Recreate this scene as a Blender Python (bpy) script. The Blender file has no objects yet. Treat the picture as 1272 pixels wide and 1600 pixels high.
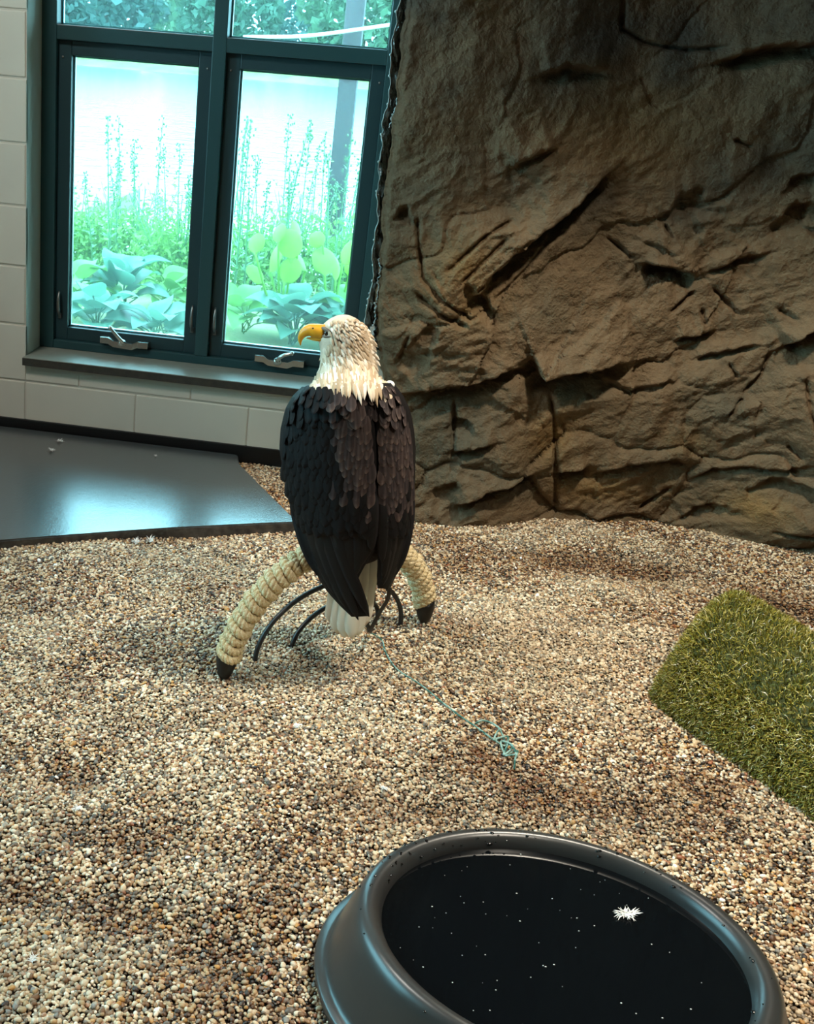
import bpy, bmesh, math, random
import numpy as np
from mathutils import Matrix, Vector
random.seed(7)
rng = np.random.default_rng(7)
sc = bpy.context.scene
C = sc.collection

# ------------------------------------------------------------------ camera
F, PPX, PPY = 1778.73, 390.78, 800.0
PITCH, ROLL, YAW = 0.3788, 0.08107, -0.12279
CAM_H, WALL_Y = 1.337, 3.800
cy, sy = math.cos(YAW), math.sin(YAW)
_f0 = np.array([sy, cy, 0.]); _r0 = np.array([cy, -sy, 0.]); _u0 = np.array([0, 0, 1.])
_f = _f0*math.cos(PITCH) - _u0*math.sin(PITCH)
_u = _u0*math.cos(PITCH) + _f0*math.sin(PITCH)
_r = _r0*math.cos(ROLL) + _u*math.sin(ROLL)
_u = _u*math.cos(ROLL) - _r0*math.sin(ROLL)
RM = np.array([_r, -_u, _f]); CP = np.array([0, 0, CAM_H])
cd = bpy.data.cameras.new('camera'); cam = bpy.data.objects.new('camera', cd); C.objects.link(cam)
cd.sensor_fit = 'HORIZONTAL'; cd.sensor_width = 36; cd.lens = F/1272*36
cd.shift_x = (636 - PPX)/1272; cd.clip_start = .05; cd.clip_end = 400
cam.matrix_world = Matrix(((_r[0], _u[0], -_f[0], 0), (_r[1], _u[1], -_f[1], 0), (_r[2], _u[2], -_f[2], CAM_H), (0, 0, 0, 1)))
sc.camera = cam

# ------------------------------------------------------------------ world, exposure
wd = bpy.data.worlds.new('overcast_sky'); sc.world = wd; wd.use_nodes = True
bg = wd.node_tree.nodes['Background']
bg.inputs[0].default_value = (.74, .90, 1.0, 1); bg.inputs[1].default_value = 10.5
vs = sc.view_settings
vs.view_transform = 'Standard'; vs.look = 'None'; vs.gamma = 1; vs.use_curve_mapping = False
vs.exposure = 0.14
SPOT_A, SPOT_B, CEIL_W = 240, 150, 40
sc.cycles.max_bounces = 6; sc.cycles.diffuse_bounces = 3; sc.cycles.transparent_max_bounces = 12
sc.cycles.caustics_reflective = False; sc.cycles.caustics_refractive = False

# ------------------------------------------------------------------ helpers
def ray(x, y): return np.array([(x - PPX)/F, (y - PPY)/F, 1.]) @ RM
def W(x, y, Y):
    r = ray(x, y); return CP + r*(Y/r[1])
def G(x, y, z=0.):
    r = ray(x, y); return CP + r*((z - CAM_H)/r[2])
def lin(c):
    return tuple(((v/255)/12.92 if v/255 <= .04045 else ((v/255 + .055)/1.055)**2.4) for v in c)
ORG = {}
def empty(name, loc, label=None, cat=None, group=None, kind=None):
    o = bpy.data.objects.new(name, None); C.objects.link(o); o.location = loc; o.empty_display_size = .05
    ORG[o] = np.array(loc, float); tag(o, label, cat, group, kind); return o
def tag(o, label=None, cat=None, group=None, kind=None):
    if label: o['label'] = label
    if cat: o['category'] = cat
    if group: o['group'] = group
    if kind: o['kind'] = kind
    return o
def mk(name, v, f, mat=None, parent=None, smooth=True, origin=None, edges=()):
    """mesh object from world-space vertices; origin is set at the parent's or the given one"""
    v = np.asarray(v, float)
    o_ = ORG[parent] if parent is not None else np.array(origin if origin is not None else (0, 0, 0), float)
    me = bpy.data.meshes.new(name); me.from_pydata((v - o_).tolist(), list(edges), [list(map(int, q)) for q in f])
    if smooth and len(me.polygons): me.polygons.foreach_set('use_smooth', [True]*len(me.polygons))
    me.update()
    if mat: me.materials.append(mat)
    ob = bpy.data.objects.new(name, me); C.objects.link(ob)
    if parent is not None: ob.parent = parent
    else: ob.location = o_
    ORG[ob] = o_
    return ob
def inst(name, me, M, parent=None):
    """object sharing mesh data at world matrix M"""
    ob = bpy.data.objects.new(name, me); C.objects.link(ob)
    if parent is not None:
        ob.parent = parent; M = Matrix.Translation(-Vector(ORG[parent])) @ M
    ob.matrix_basis = M; return ob
class MB:
    def __init__(s): s.v = []; s.f = []; s.n = 0
    def add(s, v, f):
        v = np.asarray(v, float); s.v.append(v); s.f += [tuple(int(i) + s.n for i in q) for q in f]; s.n += len(v); return s
    def box(s, lo, hi, bev=0.):
        lo = np.array(lo, float); hi = np.array(hi, float)
        if bev <= 0:
            v = [(x, y, z) for z in (lo[2], hi[2]) for y in (lo[1], hi[1]) for x in (lo[0], hi[0])]
            return s.add(v, [(0, 2, 3, 1), (4, 5, 7, 6), (0, 1, 5, 4), (2, 6, 7, 3), (0, 4, 6, 2), (1, 3, 7, 5)])
        bm = bmesh.new(); bmesh.ops.create_cube(bm, size=1)
        for w in bm.verts: w.co = Vector((lo + hi)/2 + np.array(w.co)*(hi - lo))
        bmesh.ops.bevel(bm, geom=list(bm.edges), offset=bev, segments=2, profile=.6, affect='EDGES')
        bm.verts.index_update()
        s.add([w.co[:] for w in bm.verts], [[w.index for w in q.verts] for q in bm.faces]); bm.free(); return s
    def tube(s, path, rad, n=8, cap=True, flat=1.0, up=None):
        path = np.asarray(path, float); m = len(path); rad = np.broadcast_to(np.asarray(rad, float), (m,))
        t = np.gradient(path, axis=0); t /= np.linalg.norm(t, axis=1)[:, None] + 1e-12
        u = np.array([0, 0, 1.]) if up is None else np.array(up, float)
        if abs(t[0] @ u) > .95: u = np.array([1., 0, 0])
        vs_ = []
        for i in range(m):
            u = u - t[i]*(u @ t[i]); u /= np.linalg.norm(u); b = np.cross(t[i], u)
            a = np.arange(n)*2*math.pi/n
            vs_.append(path[i] + rad[i]*(np.cos(a)[:, None]*b + flat*np.sin(a)[:, None]*u))
        f = [(i*n + j, i*n + (j + 1) % n, (i + 1)*n + (j + 1) % n, (i + 1)*n + j) for i in range(m - 1) for j in range(n)]
        if cap: f += [tuple(range(n))[::-1], tuple((m - 1)*n + j for j in range(n))]
        return s.add(np.concatenate(vs_), f)
    def loft(s, rings, cap=True):
        n = len(rings[0]); m = len(rings)
        f = [(i*n + j, i*n + (j + 1) % n, (i + 1)*n + (j + 1) % n, (i + 1)*n + j) for i in range(m - 1) for j in range(n)]
        if cap: f += [tuple(range(n))[::-1], tuple((m - 1)*n + j for j in range(n))]
        return s.add(np.concatenate(rings), f)
    def grid(s, P):
        m, n = P.shape[:2]
        f = [(i*n + j, i*n + j + 1, (i + 1)*n + j + 1, (i + 1)*n + j) for i in range(m - 1) for j in range(n - 1)]
        return s.add(P.reshape(-1, 3), f)
    def ball(s, c, r, n=10, m=6):
        rings = []
        for i in range(m + 1):
            th = math.pi*(i + .02)/(m + .04); a = np.arange(n)*2*math.pi/n
            rings.append(np.array(c) + np.array(r)*np.stack([np.sin(th)*np.cos(a), np.sin(th)*np.sin(a), np.full(n, -np.cos(th))], 1))
        return s.loft(rings)
    def build(s, name, mat=None, parent=None, smooth=True, origin=None):
        return mk(name, np.concatenate(s.v), s.f, mat, parent, smooth, origin)
def spline(pts, n):
    pts = np.asarray(pts, float); m = len(pts); d = np.r_[0, np.cumsum(np.linalg.norm(np.diff(pts, axis=0), axis=1))]
    t = np.linspace(0, d[-1], n); out = np.zeros((n, pts.shape[1]))
    tang = np.gradient(pts, d, axis=0)
    k = np.clip(np.searchsorted(d, t, side='right') - 1, 0, m - 2)
    hh = (d[k + 1] - d[k]); q = ((t - d[k])/hh)[:, None]
    return (2*q**3 - 3*q**2 + 1)*pts[k] + (q**3 - 2*q**2 + q)*hh[:, None]*tang[k] + (-2*q**3 + 3*q**2)*pts[k + 1] + (q**3 - q**2)*hh[:, None]*tang[k + 1]
# numpy noise
_perm = rng.permutation(1024); _gr = rng.uniform(0, 2*math.pi, 1024)
def pn(x, y, seed=0):
    x = np.asarray(x, float); y = np.asarray(y, float)
    xi = np.floor(x).astype(int); yi = np.floor(y).astype(int); xf = x - xi; yf = y - yi
    def g(ix, iy, dx, dy):
        a = _gr[(_perm[(ix + seed*57) % 1024] + iy*131 + seed*17) % 1024]; return np.cos(a)*dx + np.sin(a)*dy
    u = xf**3*(xf*(xf*6 - 15) + 10); v = yf**3*(yf*(yf*6 - 15) + 10)
    return 1.5*((g(xi, yi, xf, yf)*(1 - u) + g(xi + 1, yi, xf - 1, yf)*u)*(1 - v) + (g(xi, yi + 1, xf, yf - 1)*(1 - u) + g(xi + 1, yi + 1, xf - 1, yf - 1)*u)*v)
def fbm(x, y, o=4, seed=0, gain=.5):
    s = 0; a = 1
    for i in range(o): s = s + a*pn(x*2**i, y*2**i, seed + i*3); a *= gain
    return s
def ridged(x, y, o=4, seed=0):
    s = 0; a = 1
    for i in range(o): s = s + a*(1 - 2*np.abs(pn(x*2**i, y*2**i, seed + i*3))); a *= .5
    return s
def worley(x, y, seed=0):
    xi = np.floor(x).astype(int); yi = np.floor(y).astype(int); f1 = np.full(x.shape, 9.); f2 = np.full(x.shape, 9.); idv = np.zeros(x.shape)
    for dx in (-1, 0, 1):
        for dy in (-1, 0, 1):
            hsh = _perm[(_perm[(xi + dx + seed*31) % 1024] + (yi + dy)*7 + seed) % 1024]
            px_ = xi + dx + .15 + .7*(hsh % 64)/64; py_ = yi + dy + .15 + .7*(hsh//64)/16
            d = np.hypot(x - px_, y - py_)
            m = d < f1
            f2 = np.where(m, f1, np.minimum(f2, d)); idv = np.where(m, hsh/1024, idv); f1 = np.where(m, d, f1)
    return f1, f2, idv
# ------------------------------------------------------------------ materials
def pm(name, col, rough=.6, spec=.5, metal=0., noise=None, bump=None, extra=None):
    """noise=(scale, colour2, contrast)  bump=(scale, strength, distance)"""
    m = bpy.data.materials.new(name); m.use_nodes = True; nt = m.node_tree; b = nt.nodes['Principled BSDF']
    b.inputs['Base Color'].default_value = (*col, 1); b.inputs['Roughness'].default_value = rough
    b.inputs['Specular IOR Level'].default_value = spec; b.inputs['Metallic'].default_value = metal
    tc = nt.nodes.new('ShaderNodeTexCoord')
    if noise:
        n = nt.nodes.new('ShaderNodeTexNoise'); n.inputs['Scale'].default_value = noise[0]; n.inputs['Detail'].default_value = 6
        nt.links.new(tc.outputs['Object'], n.inputs['Vector'])
        r = nt.nodes.new('ShaderNodeValToRGB'); k = noise[2] if len(noise) > 2 else .2
        r.color_ramp.elements[0].position = .5 - k; r.color_ramp.elements[1].position = .5 + k
        r.color_ramp.elements[0].color = (*col, 1); r.color_ramp.elements[1].color = (*noise[1], 1)
        nt.links.new(n.outputs['Fac'], r.inputs[0]); nt.links.new(r.outputs[0], b.inputs['Base Color'])
    if bump:
        n2 = nt.nodes.new('ShaderNodeTexNoise'); n2.inputs['Scale'].default_value = bump[0]; n2.inputs['Detail'].default_value = 4
        nt.links.new(tc.outputs['Object'], n2.inputs['Vector'])
        bp = nt.nodes.new('ShaderNodeBump'); bp.inputs['Strength'].default_value = bump[1]; bp.inputs['Distance'].default_value = bump[2]
        nt.links.new(n2.outputs['Fac'], bp.inputs['Height']); nt.links.new(bp.outputs[0], b.inputs['Normal'])
    if extra: extra(nt, b)
    return m
def attr_mat(name, attr, kind='GEOMETRY', rough=.6, spec=.4, bump=None, trans=0.):
    def ex(nt, b):
        a = nt.nodes.new('ShaderNodeAttribute'); a.attribute_name = attr; a.attribute_type = kind
        nt.links.new(a.outputs['Color'], b.inputs['Base Color'])
    return pm(name, (.5, .5, .5), rough, spec, bump=bump, extra=ex)
def setcol(ob, name, cols):
    me = ob.data; a = me.color_attributes.new(name, 'FLOAT_COLOR', 'POINT')
    c = np.ones((len(me.vertices), 4), np.float32); c[:, :3] = cols; a.data.foreach_set('color', c.ravel())
def leafmat(name, col, col2, rough=.5):
    def ex(nt, b):
        t = nt.nodes.new('ShaderNodeBsdfTranslucent'); t.inputs[0].default_value = (*col2, 1)
        mx = nt.nodes.new('ShaderNodeMixShader'); mx.inputs[0].default_value = .35
        out = nt.nodes['Material Output']
        nt.links.new(b.outputs[0], mx.inputs[1]); nt.links.new(t.outputs[0], mx.inputs[2]); nt.links.new(mx.outputs[0], out.inputs['Surface'])
    return pm(name, col, rough, .4, noise=(9, col2, .25), extra=ex)
M = {}
M['paint'] = pm('painted_block', lin((222, 216, 200)), .5, .4, noise=(5, lin((212, 208, 194)), .3), bump=(160, .12, .002))
M['mortar'] = pm('painted_joint', lin((206, 200, 186)), .7)
M['white'] = pm('ceiling_paint', lin((150, 146, 140)), .8)
M['frame'] = pm('teal_window_paint', lin((38, 74, 78)), .38, .5)
M['sash'] = pm('dark_teal_paint', lin((32, 62, 68)), .4, .5)
M['spacer'] = pm('aluminium_spacer', lin((190, 200, 200)), .35, metal=.6)
M['steel'] = pm('polished_steel', (.72, .70, .66), .22, metal=1.)
M['dull_steel'] = pm('dull_steel', (.30, .30, .29), .4, metal=1.)
M['black'] = pm('black_rubber', (.006, .006, .006), .45, .4)
M['sill'] = pm('sill_stone', lin((156, 158, 146)), .38, .5, noise=(30, lin((138, 142, 132)), .25))
M['sill_edge'] = pm('sill_edge', lin((46, 42, 36)), .6, noise=(60, lin((66, 60, 50)), .2))
M['slab'] = pm('grey_epoxy', lin((74, 80, 82)), .24, .9, noise=(7, lin((66, 72, 74)), .3), bump=(170, .45, .002))
M['slab'].node_tree.nodes['Principled BSDF'].inputs['Coat Weight'].default_value = .8; M['slab'].node_tree.nodes['Principled BSDF'].inputs['Coat Roughness'].default_value = .22
M['slab_edge'] = pm('raw_concrete_edge', lin((78, 74, 68)), .8, noise=(40, lin((38, 36, 34)), .2), bump=(60, .5, .004))
M['soil'] = pm('gravel_bed', lin((40, 31, 24)), .9, noise=(60, lin((72, 58, 44)), .2), bump=(300, .8, .006))
def glassmat(name, tint, rough=0.0, film=0.):
    m = bpy.data.materials.new(name); m.use_nodes = True; nt = m.node_tree; nt.nodes.remove(nt.nodes['Principled BSDF'])
    t = nt.nodes.new('ShaderNodeBsdfTransparent'); t.inputs[0].default_value = (*tint, 1)
    g = nt.nodes.new('ShaderNodeBsdfGlossy'); g.inputs['Roughness'].default_value = rough
    fr = nt.nodes.new('ShaderNodeFresnel'); fr.inputs[0].default_value = 1.45
    mx = nt.nodes.new('ShaderNodeMixShader'); nt.links.new(fr.outputs[0], mx.inputs[0]); nt.links.new(t.outputs[0], mx.inputs[1]); nt.links.new(g.outputs[0], mx.inputs[2])
    # thin film of dust on the pane scatters a little daylight
    tl = nt.nodes.new('ShaderNodeBsdfTranslucent'); tl.inputs[0].default_value = (.55, .95, .98, 1)
    m2 = nt.nodes.new('ShaderNodeMixShader'); m2.inputs[0].default_value = film
    nt.links.new(mx.outputs[0], m2.inputs[1]); nt.links.new(tl.outputs[0], m2.inputs[2])
    nt.links.new(m2.outputs[0], nt.nodes['Material Output'].inputs['Surface']); return m
M['glass'] = glassmat('window_glass', (.66, .94, .97), film=.026)

# ================================================================== STRUCTURE
X0, X1, ZT = -1.314, -.115, 2.0        # window opening
YF = 3.952                             # window frame front
wb = MB()
XL, XR, ZC, YB = -2.7, 2.9, 3.05, -1.6
wb.box((XL, WALL_Y + .005, -.3), (X0, WALL_Y + .3, ZC)).box((X1, WALL_Y + .005, -.3), (XR, WALL_Y + .3, ZC))
wb.box((X0, WALL_Y + .005, -.3), (X1, WALL_Y + .3, .27)).box((X0, WALL_Y + .005, ZT), (X1, WALL_Y + .3, ZC))
wall = tag(wb.build('wall_back', M['mortar'], smooth=False), 'cream painted concrete block wall around the teal window', kind='structure')
# blocks of the wall, each a piece of its own
bmesh_cache = {}
def block(xa, xb, za, zb):
    k = (round(xb - xa, 4), round(zb - za, 4))
    if k not in bmesh_cache:
        tmp = MB().box((0, 0, 0), (k[0], .02, k[1]), .0035).build('block', M['paint'], smooth=False)
        bmesh_cache[k] = tmp.data; bpy.data.objects.remove(tmp)
    jx = .0018 + random.uniform(-.0006, .0008)
    return inst('block', bmesh_cache[k], Matrix.Translation((xa, WALL_Y + jx, za)), wall)
CH = .2032; J = .0035
for c in range(0, 13):
    za, zb = c*CH + J, (c + 1)*CH - J
    off = -1.3155 if c % 2 == 0 else -1.118
    for k in range(-4, 10):
        xa, xb = off + k*.4064 + J*.6, off + (k + 1)*.4064 - J*.6
        if xb < -2.6 or xa > -.05: continue
        if zb <= .27: segs = [(xa, xb, za, zb)]
        elif za >= ZT: segs = [(xa, xb, za, zb)]
        else:
            segs = []
            if xa < X0 - .01: segs.append((xa, min(xb, X0), za, zb))
            if za < .26 and xb > X0: segs.append((max(xa, X0), xb, za, .262))
        for q in segs:
            if q[1] - q[0] > .02: block(*q)
bb = MB().box((XL, WALL_Y - .008, -.02), (.6, WALL_Y + .012, .062), .003)
tag(bb.build('baseboard_back', M['black'], smooth=False), 'black rubber baseboard along the block wall', kind='structure')
st = MB().box((-.40, WALL_Y - .02, -.02), (.2, WALL_Y, .0), .002)
tag(st.build('trim_2', M['mortar'], smooth=False), 'pale strip under the black baseboard beside the gravel', kind='structure')
# sill
sl = MB().box((X0 - .004, WALL_Y - .022, .268), (X1 + .03, YF + .03, .297), .003)
sill = tag(sl.build('trim_1', M['sill'], smooth=False), 'grey stone window sill with a dark worn front edge', kind='structure')
MB().box((X0 - .0045, WALL_Y - .0235, .2675), (X1 + .0305, WALL_Y - .019, .2945), .001).build('front_edge', M['sill_edge'], sill, False)
MB().box((X0 + .02, WALL_Y - .004, .247), (X1, WALL_Y + .01, .268), .002).build('caulk_band', M['mortar'], sill, False)
# window
win = empty('window_1', (-.7145, YF, .297), 'teal framed window with two casement sashes below two fixed panes', kind='structure')
def bar(name, lo, hi, mat, par, bev=.003): return MB().box(lo, hi, bev).build(name, mat, par, False)
D1 = YF + .09
bar('jamb', (X0, YF, .297), (-1.2625, D1, ZT), M['frame'], win); bar('jamb', (-.1655, YF, .297), (X1, D1, ZT), M['frame'], win)
bar('bottom_rail', (-1.2625, YF + .001, .297), (-.1655, D1, .328), M['frame'], win)
bar('transom', (-1.2625, YF + .001, 1.345), (-.1655, D1, 1.392), M['frame'], win)
bar('head_rail', (-1.2625, YF + .001, ZT - .05), (-.1655, D1, ZT), M['frame'], win)
bar('mullion', (-.7355, YF - .001, .328), (-.6885, D1, ZT - .05), M['frame'], win)
def pane(xa, xb, za, zb, y, par, nm='pane'): return MB().box((xa, y, za), (xb, y + .006, zb)).build(nm, M['glass'], par, False)
def spacer(xa, xb, za, zb, y, par):
    m = MB(); t = .006
    m.box((xa, y, za), (xb, y + .012, za + t)).box((xa, y, zb - t), (xb, y + .012, zb)).box((xa, y, za + t), (xa + t, y + .012, zb - t)).box((xb - t, y, za + t), (xb, y + .012, zb - t))
    return m.build('spacer', M['spacer'], par, False)
for xa, xb in ((-1.2625, -.7355), (-.6885, -.1655)):
    pane(xa, xb, 1.392, ZT - .05, YF + .05, win); spacer(xa, xb, 1.392, ZT - .05, YF + .058, win)
SY = YF + .022
for k, (xa, xb) in enumerate(((-1.2625, -.7355), (-.6885, -.1655))):
    s = MB(); w = .046; za, zb = .328, 1.345
    s.box((xa, SY, za), (xa + w, SY + .05, zb), .003).box((xb - w, SY, za), (xb, SY + .05, zb), .003)
    s.box((xa + w, SY + .0005, za), (xb - w, SY + .05, za + w), .003).box((xa + w, SY + .0005, zb - w), (xb - w, SY + .05, zb), .003)
    sash = s.build('sash', M['sash'], win, False)
    pane(xa + w, xb - w, za + w, zb - w, SY + .02, sash); spacer(xa + w, xb - w, za + w, zb - w, SY + .028, sash)
    # locking levers on both stiles
    for xs, sg in ((xa + .018, 1), (xb - .018, -1)):
        m = MB(); m.box((xs - .006, SY - .006, .405), (xs + .006, SY, .425), .002)
        p = spline([(xs, SY - .006, .412), (xs, SY - .022, .44), (xs, SY - .024, .475), (xs, SY - .012, .505)], 12)
        m.tube(p, np.interp(np.linspace(0, 1, 12), [0, .3, .8, 1], [.004, .0065, .005, .003]), 8)
        m.build('lock_lever', M['dull_steel'], sash)
    # crank operator on the bottom rail
    cx = W(195, 536, YF)[0] if k == 0 else W(437, 565, YF)[0]
    cz = .342 if k == 0 else .338; m = MB(); yy = YF - .002
    prof = [(-.088, .008), (-.058, .008), (-.040, -.002), (.030, -.006), (.050, .004), (.088, .004)]
    for (xa_, z0), (xb_, z1) in zip(prof[:-1], prof[1:]):
        hh = .0105
        v = [(cx + xa_, yy - .016, cz + z0 - hh), (cx + xb_, yy - .016, cz + z1 - hh), (cx + xb_, yy - .014, cz + z1 + hh), (cx + xa_, yy - .014, cz + z0 + hh)]
        v += [(a, SY, c_) for a, b, c_ in v]
        m.add(v, [(0, 1, 2, 3), (0, 4, 5, 1), (1, 5, 6, 2), (2, 6, 7, 3), (3, 7, 4, 0), (4, 7, 6, 5)])
    m.build('crank_base', M['steel'], sash, False)
    m = MB(); m.ball((cx - .006, yy - .018, cz + .006), (.017, .012, .014), 12, 8)
    if k == 0: pth = spline([(cx + .004, yy - .026, cz + .006), (cx - .018, yy - .036, cz + .032), (cx - .045, yy - .04, cz + .062)], 10)
    else: pth = spline([(cx - .008, yy - .026, cz + .010), (cx + .01, yy - .034, cz + .030), (cx + .045, yy - .036, cz + .045)], 10)
    m.tube(pth, np.linspace(.0075, .0055, 10), 10); m.ball(pth[-1], (.008, .008, .008), 10, 6)
    m.build('crank_handle', M['steel'], sash)
    # hinge screws in the top corners
    for xs in (xa + .016, xb - .016):
        MB().ball((xs, SY - .001, 1.292), (.004, .003, .004), 8, 5).build('screw', M['dull_steel'], sash)
# room shell out of view
def shell(name, lo, hi, mat, label): return tag(MB().box(lo, hi).build(name, mat, smooth=False), label, kind='structure')
ow = MB(); wy0, wy1, wz0, wz1 = .5, 2.9, .75, 2.45
ow.box((XL - .2, YB, -.3), (XL, wy0, ZC)).box((XL - .2, wy1, -.3), (XL, WALL_Y + .3, ZC)).box((XL - .2, wy0, -.3), (XL, wy1, wz0)).box((XL - .2, wy0, wz1), (XL, wy1, ZC))
tag(ow.build('wall_left', M['paint'], smooth=False), 'cream painted side wall with a daylight window', kind='structure')
w2 = empty('window_2', (XL - .1, (wy0 + wy1)/2, wz0), 'teal framed side window in the cream wall', kind='structure')
fm = MB(); fm.box((XL - .13, wy0, wz0), (XL - .06, wy0 + .05, wz1)).box((XL - .13, wy1 - .05, wz0), (XL - .06, wy1, wz1)).box((XL - .13, wy0, wz0), (XL - .06, wy1, wz0 + .05)).box((XL - .13, wy0, wz1 - .05), (XL - .06, wy1, wz1)).box((XL - .13, 1.675, wz0), (XL - .06, 1.725, wz1))
fm.build('window_frame', M['frame'], w2, False)
MB().box((XL - .1, wy0 + .05, wz0 + .05), (XL - .094, wy1 - .05, wz1 - .05)).build('pane', M['glass'], w2, False)
shell('wall_right', (XR, YB, -.3), (XR + .2, WALL_Y + .3, ZC), M['white'], 'pale side wall beyond the rock')
shell('wall_front', (XL - .2, YB - .2, -.3), (XR + .2, YB, ZC), M['white'], 'pale wall facing the window')
shell('ceiling', (XL - .2, YB - .2, ZC), (XR + .2, WALL_Y + .3, ZC + .1), M['white'], 'pale flat ceiling of the enclosure')

# ------------------------------------------------------------------ lamps
def spotlamp(name, loc, aim, watts, col, half, blend, rad, label):
    o = empty(name, loc, label, 'lamp')
    d = Vector(aim) - Vector(loc); L = d.length; d.normalize()
    m = MB(); p0 = np.array(loc); dn = np.array(d)
    m.tube([p0 - dn*.14, p0 - dn*.13, p0 + dn*.015], [.05, .062, .068], 20, cap=False); m.build('lamp_housing', M['black'], o)
    MB().tube([p0 - dn*.13, (loc[0], loc[1], ZC)], .012, 8).build('stem', M['black'], o)
    ld = bpy.data.lights.new(name + '_light', 'SPOT'); ld.energy = watts; ld.color = col; ld.spot_size = 2*math.radians(half); ld.spot_blend = blend; ld.shadow_soft_size = rad
    lo = bpy.data.objects.new('light', ld); C.objects.link(lo); lo.parent = o
    lo.rotation_euler = d.to_track_quat('-Z', 'Y').to_euler(); lo.location = d*.02
    return o
spotlamp('spotlight', (.85, 2.45, 2.75), (.85, 2.5, 0), SPOT_A, (1.0, .90, .74), 37, .45, .10, 'black ceiling spotlight pointing down beside the rock wall')
spotlamp('spotlight', (1.3, .95, 2.75), (.2, 1.5, 0), SPOT_B, (1.0, .90, .75), 36, .6, .10, 'black ceiling spotlight tilted towards the water tub')
def ceiling_lamp(loc, watts):
    o = empty('ceiling_light', loc, 'flat white ceiling light behind the viewing area', 'lamp')
    MB().box((loc[0] - .32, loc[1] - .32, ZC - .05), (loc[0] + .32, loc[1] + .32, ZC - .005), .01).build('lamp_housing', M['white'], o, False)
    ld = bpy.data.lights.new('ceiling_light_panel', 'AREA'); ld.energy = watts; ld.color = (1, .96, .9); ld.size = .55
    lo = bpy.data.objects.new('light', ld); C.objects.link(lo); lo.parent = o; lo.location = (0, 0, ZC - .06 - loc[2])
ceiling_lamp((-1.7, 1.9, ZC - .05), CEIL_W)

# ------------------------------------------------------------------ gravel floor
def rock_y(x):
    return np.interp(x, [-.15, .09, .36, .56, .86, 1.06, 1.39, 2.3, 2.9], [3.50, 3.481, 3.535, 3.64, 3.71, 3.69, 3.609, 3.35, 3.2])
def hgt(x, y):
    z = .013*pn(x*2.3 + 3, y*2.3, 5) + .006*pn(x*6, y*6, 6)
    for gx, gy, a, r in HUMPS: z = z + a*np.exp(-((x - gx)**2 + (y - gy)**2)/r**2)
    far = np.clip((y - 3.1)/.5, 0, 1)
    return z*(1 - .6*far) - .012*np.exp(-((x - .35)**2 + (y - 1.43)**2)/.3**2)
HUMPS = []
for (px_, py_, a, r) in ((110, 1215, -.02, .07), (250, 1320, -.014, .1), (200, 1420, -.02, .09), (60, 1390, -.012, .06), (320, 1480, -.02, .09),
                         (230, 1000, -.012, .10), (130, 1050, -.01, .08), (880, 880, -.018, .10), (1000, 890, -.015, .12), (700, 870, .012, .1), (760, 960, .012, .12),
                         (340, 1120, .010, .12), (620, 1250, -.014, .1), (900, 1180, -.01, .12), (560, 1090, .01, .1), (60, 1250, .010, .09)):
    g = G(px_, py_); HUMPS.append((g[0], g[1], a, r))
gx = np.linspace(XL, XR, 190); gy = np.linspace(YB, WALL_Y, 190)
GX, GY = np.meshgrid(gx, gy); GZ = hgt(GX, GY) - .006
fl = MB(); fl.grid(np.stack([GX, GY, GZ], 2)); fl.box((XL, YB, -.35), (XR, WALL_Y, -.12))
floor = tag(fl.build('floor', M['soil']), 'gravel covered floor bed under loose tan pebbles', kind='structure')
# platform outline (z = .03)
PZ = .032
front = [G(x, y, PZ)[:2] for x, y in ((466, 815.5), (400, 818), (270, 824.5), (180, 830.5), (100, 836.5), (40, 841), (0, 844.5))]
front = np.array(front); dirn = (front[-1] - front[-2]); dirn /= np.hypot(*dirn)
ext = [front[-1] + dirn*t + np.array([0, -.05])*t*t for t in (.3, .7, 1.2, 1.7)]
right = [G(x, y, PZ)[:2] for x, y in ((374, 724), (420, 770))]
poly = np.array([[XL + .02, WALL_Y - .02], [right[0][0] - .02, WALL_Y - .02], *right, *front, *[e for e in ext if e[0] > XL + .05], [XL + .02, ext[-1][1]]])
n = len(poly)
def platform():
    bm = bmesh.new(); vs_ = [bm.verts.new((p[0], p[1], PZ)) for p in poly]; f = bm.faces.new(vs_)
    if f.normal.z < 0: f.normal_flip()
    r = bmesh.ops.extrude_face_region(bm, geom=[f]); 
    for v in r['geom']:
        if isinstance(v, bmesh.types.BMVert): v.co.z = -.06
    bmesh.ops.recalc_face_normals(bm, faces=list(bm.faces))
    es = [e for e in bm.edges if all(abs(v.co.z - PZ) < 1e-5 for v in e.verts)]
    bmesh.ops.bevel(bm, geom=es, offset=.004, segments=2, affect='EDGES')
    me = bpy.data.meshes.new('platform'); bm.to_mesh(me); bm.free()
    me.materials.append(M['slab']); me.materials.append(M['slab_edge'])
    for p in me.polygons: p.material_index = 0 if p.normal.z > .5 else 1
    o = bpy.data.objects.new('platform', me); C.objects.link(o)
    return tag(o, 'smooth dark grey slab platform below the teal window', 'platform')
plat = platform()
def inpoly(x, y, P, grow=0):
    ins = np.zeros(x.shape, bool); m = len(P)
    for i in range(m):
        x1, y1 = P[i]; x2, y2 = P[(i + 1) % m]
        c = ((y1 > y) != (y2 > y)) & (x < (x2 - x1)*(y - y1)/(y2 - y1 + 1e-12) + x1); ins ^= c
    return ins
TUB = (.352, 1.432, -.09, .83)
def tubr(x, y):
    c_, s_ = math.cos(TUB[2]), math.sin(TUB[2]); dx, dy = x - TUB[0], y - TUB[1]
    return np.hypot(dx*c_ + dy*s_, (-dx*s_ + dy*c_)/TUB[3])
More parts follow.
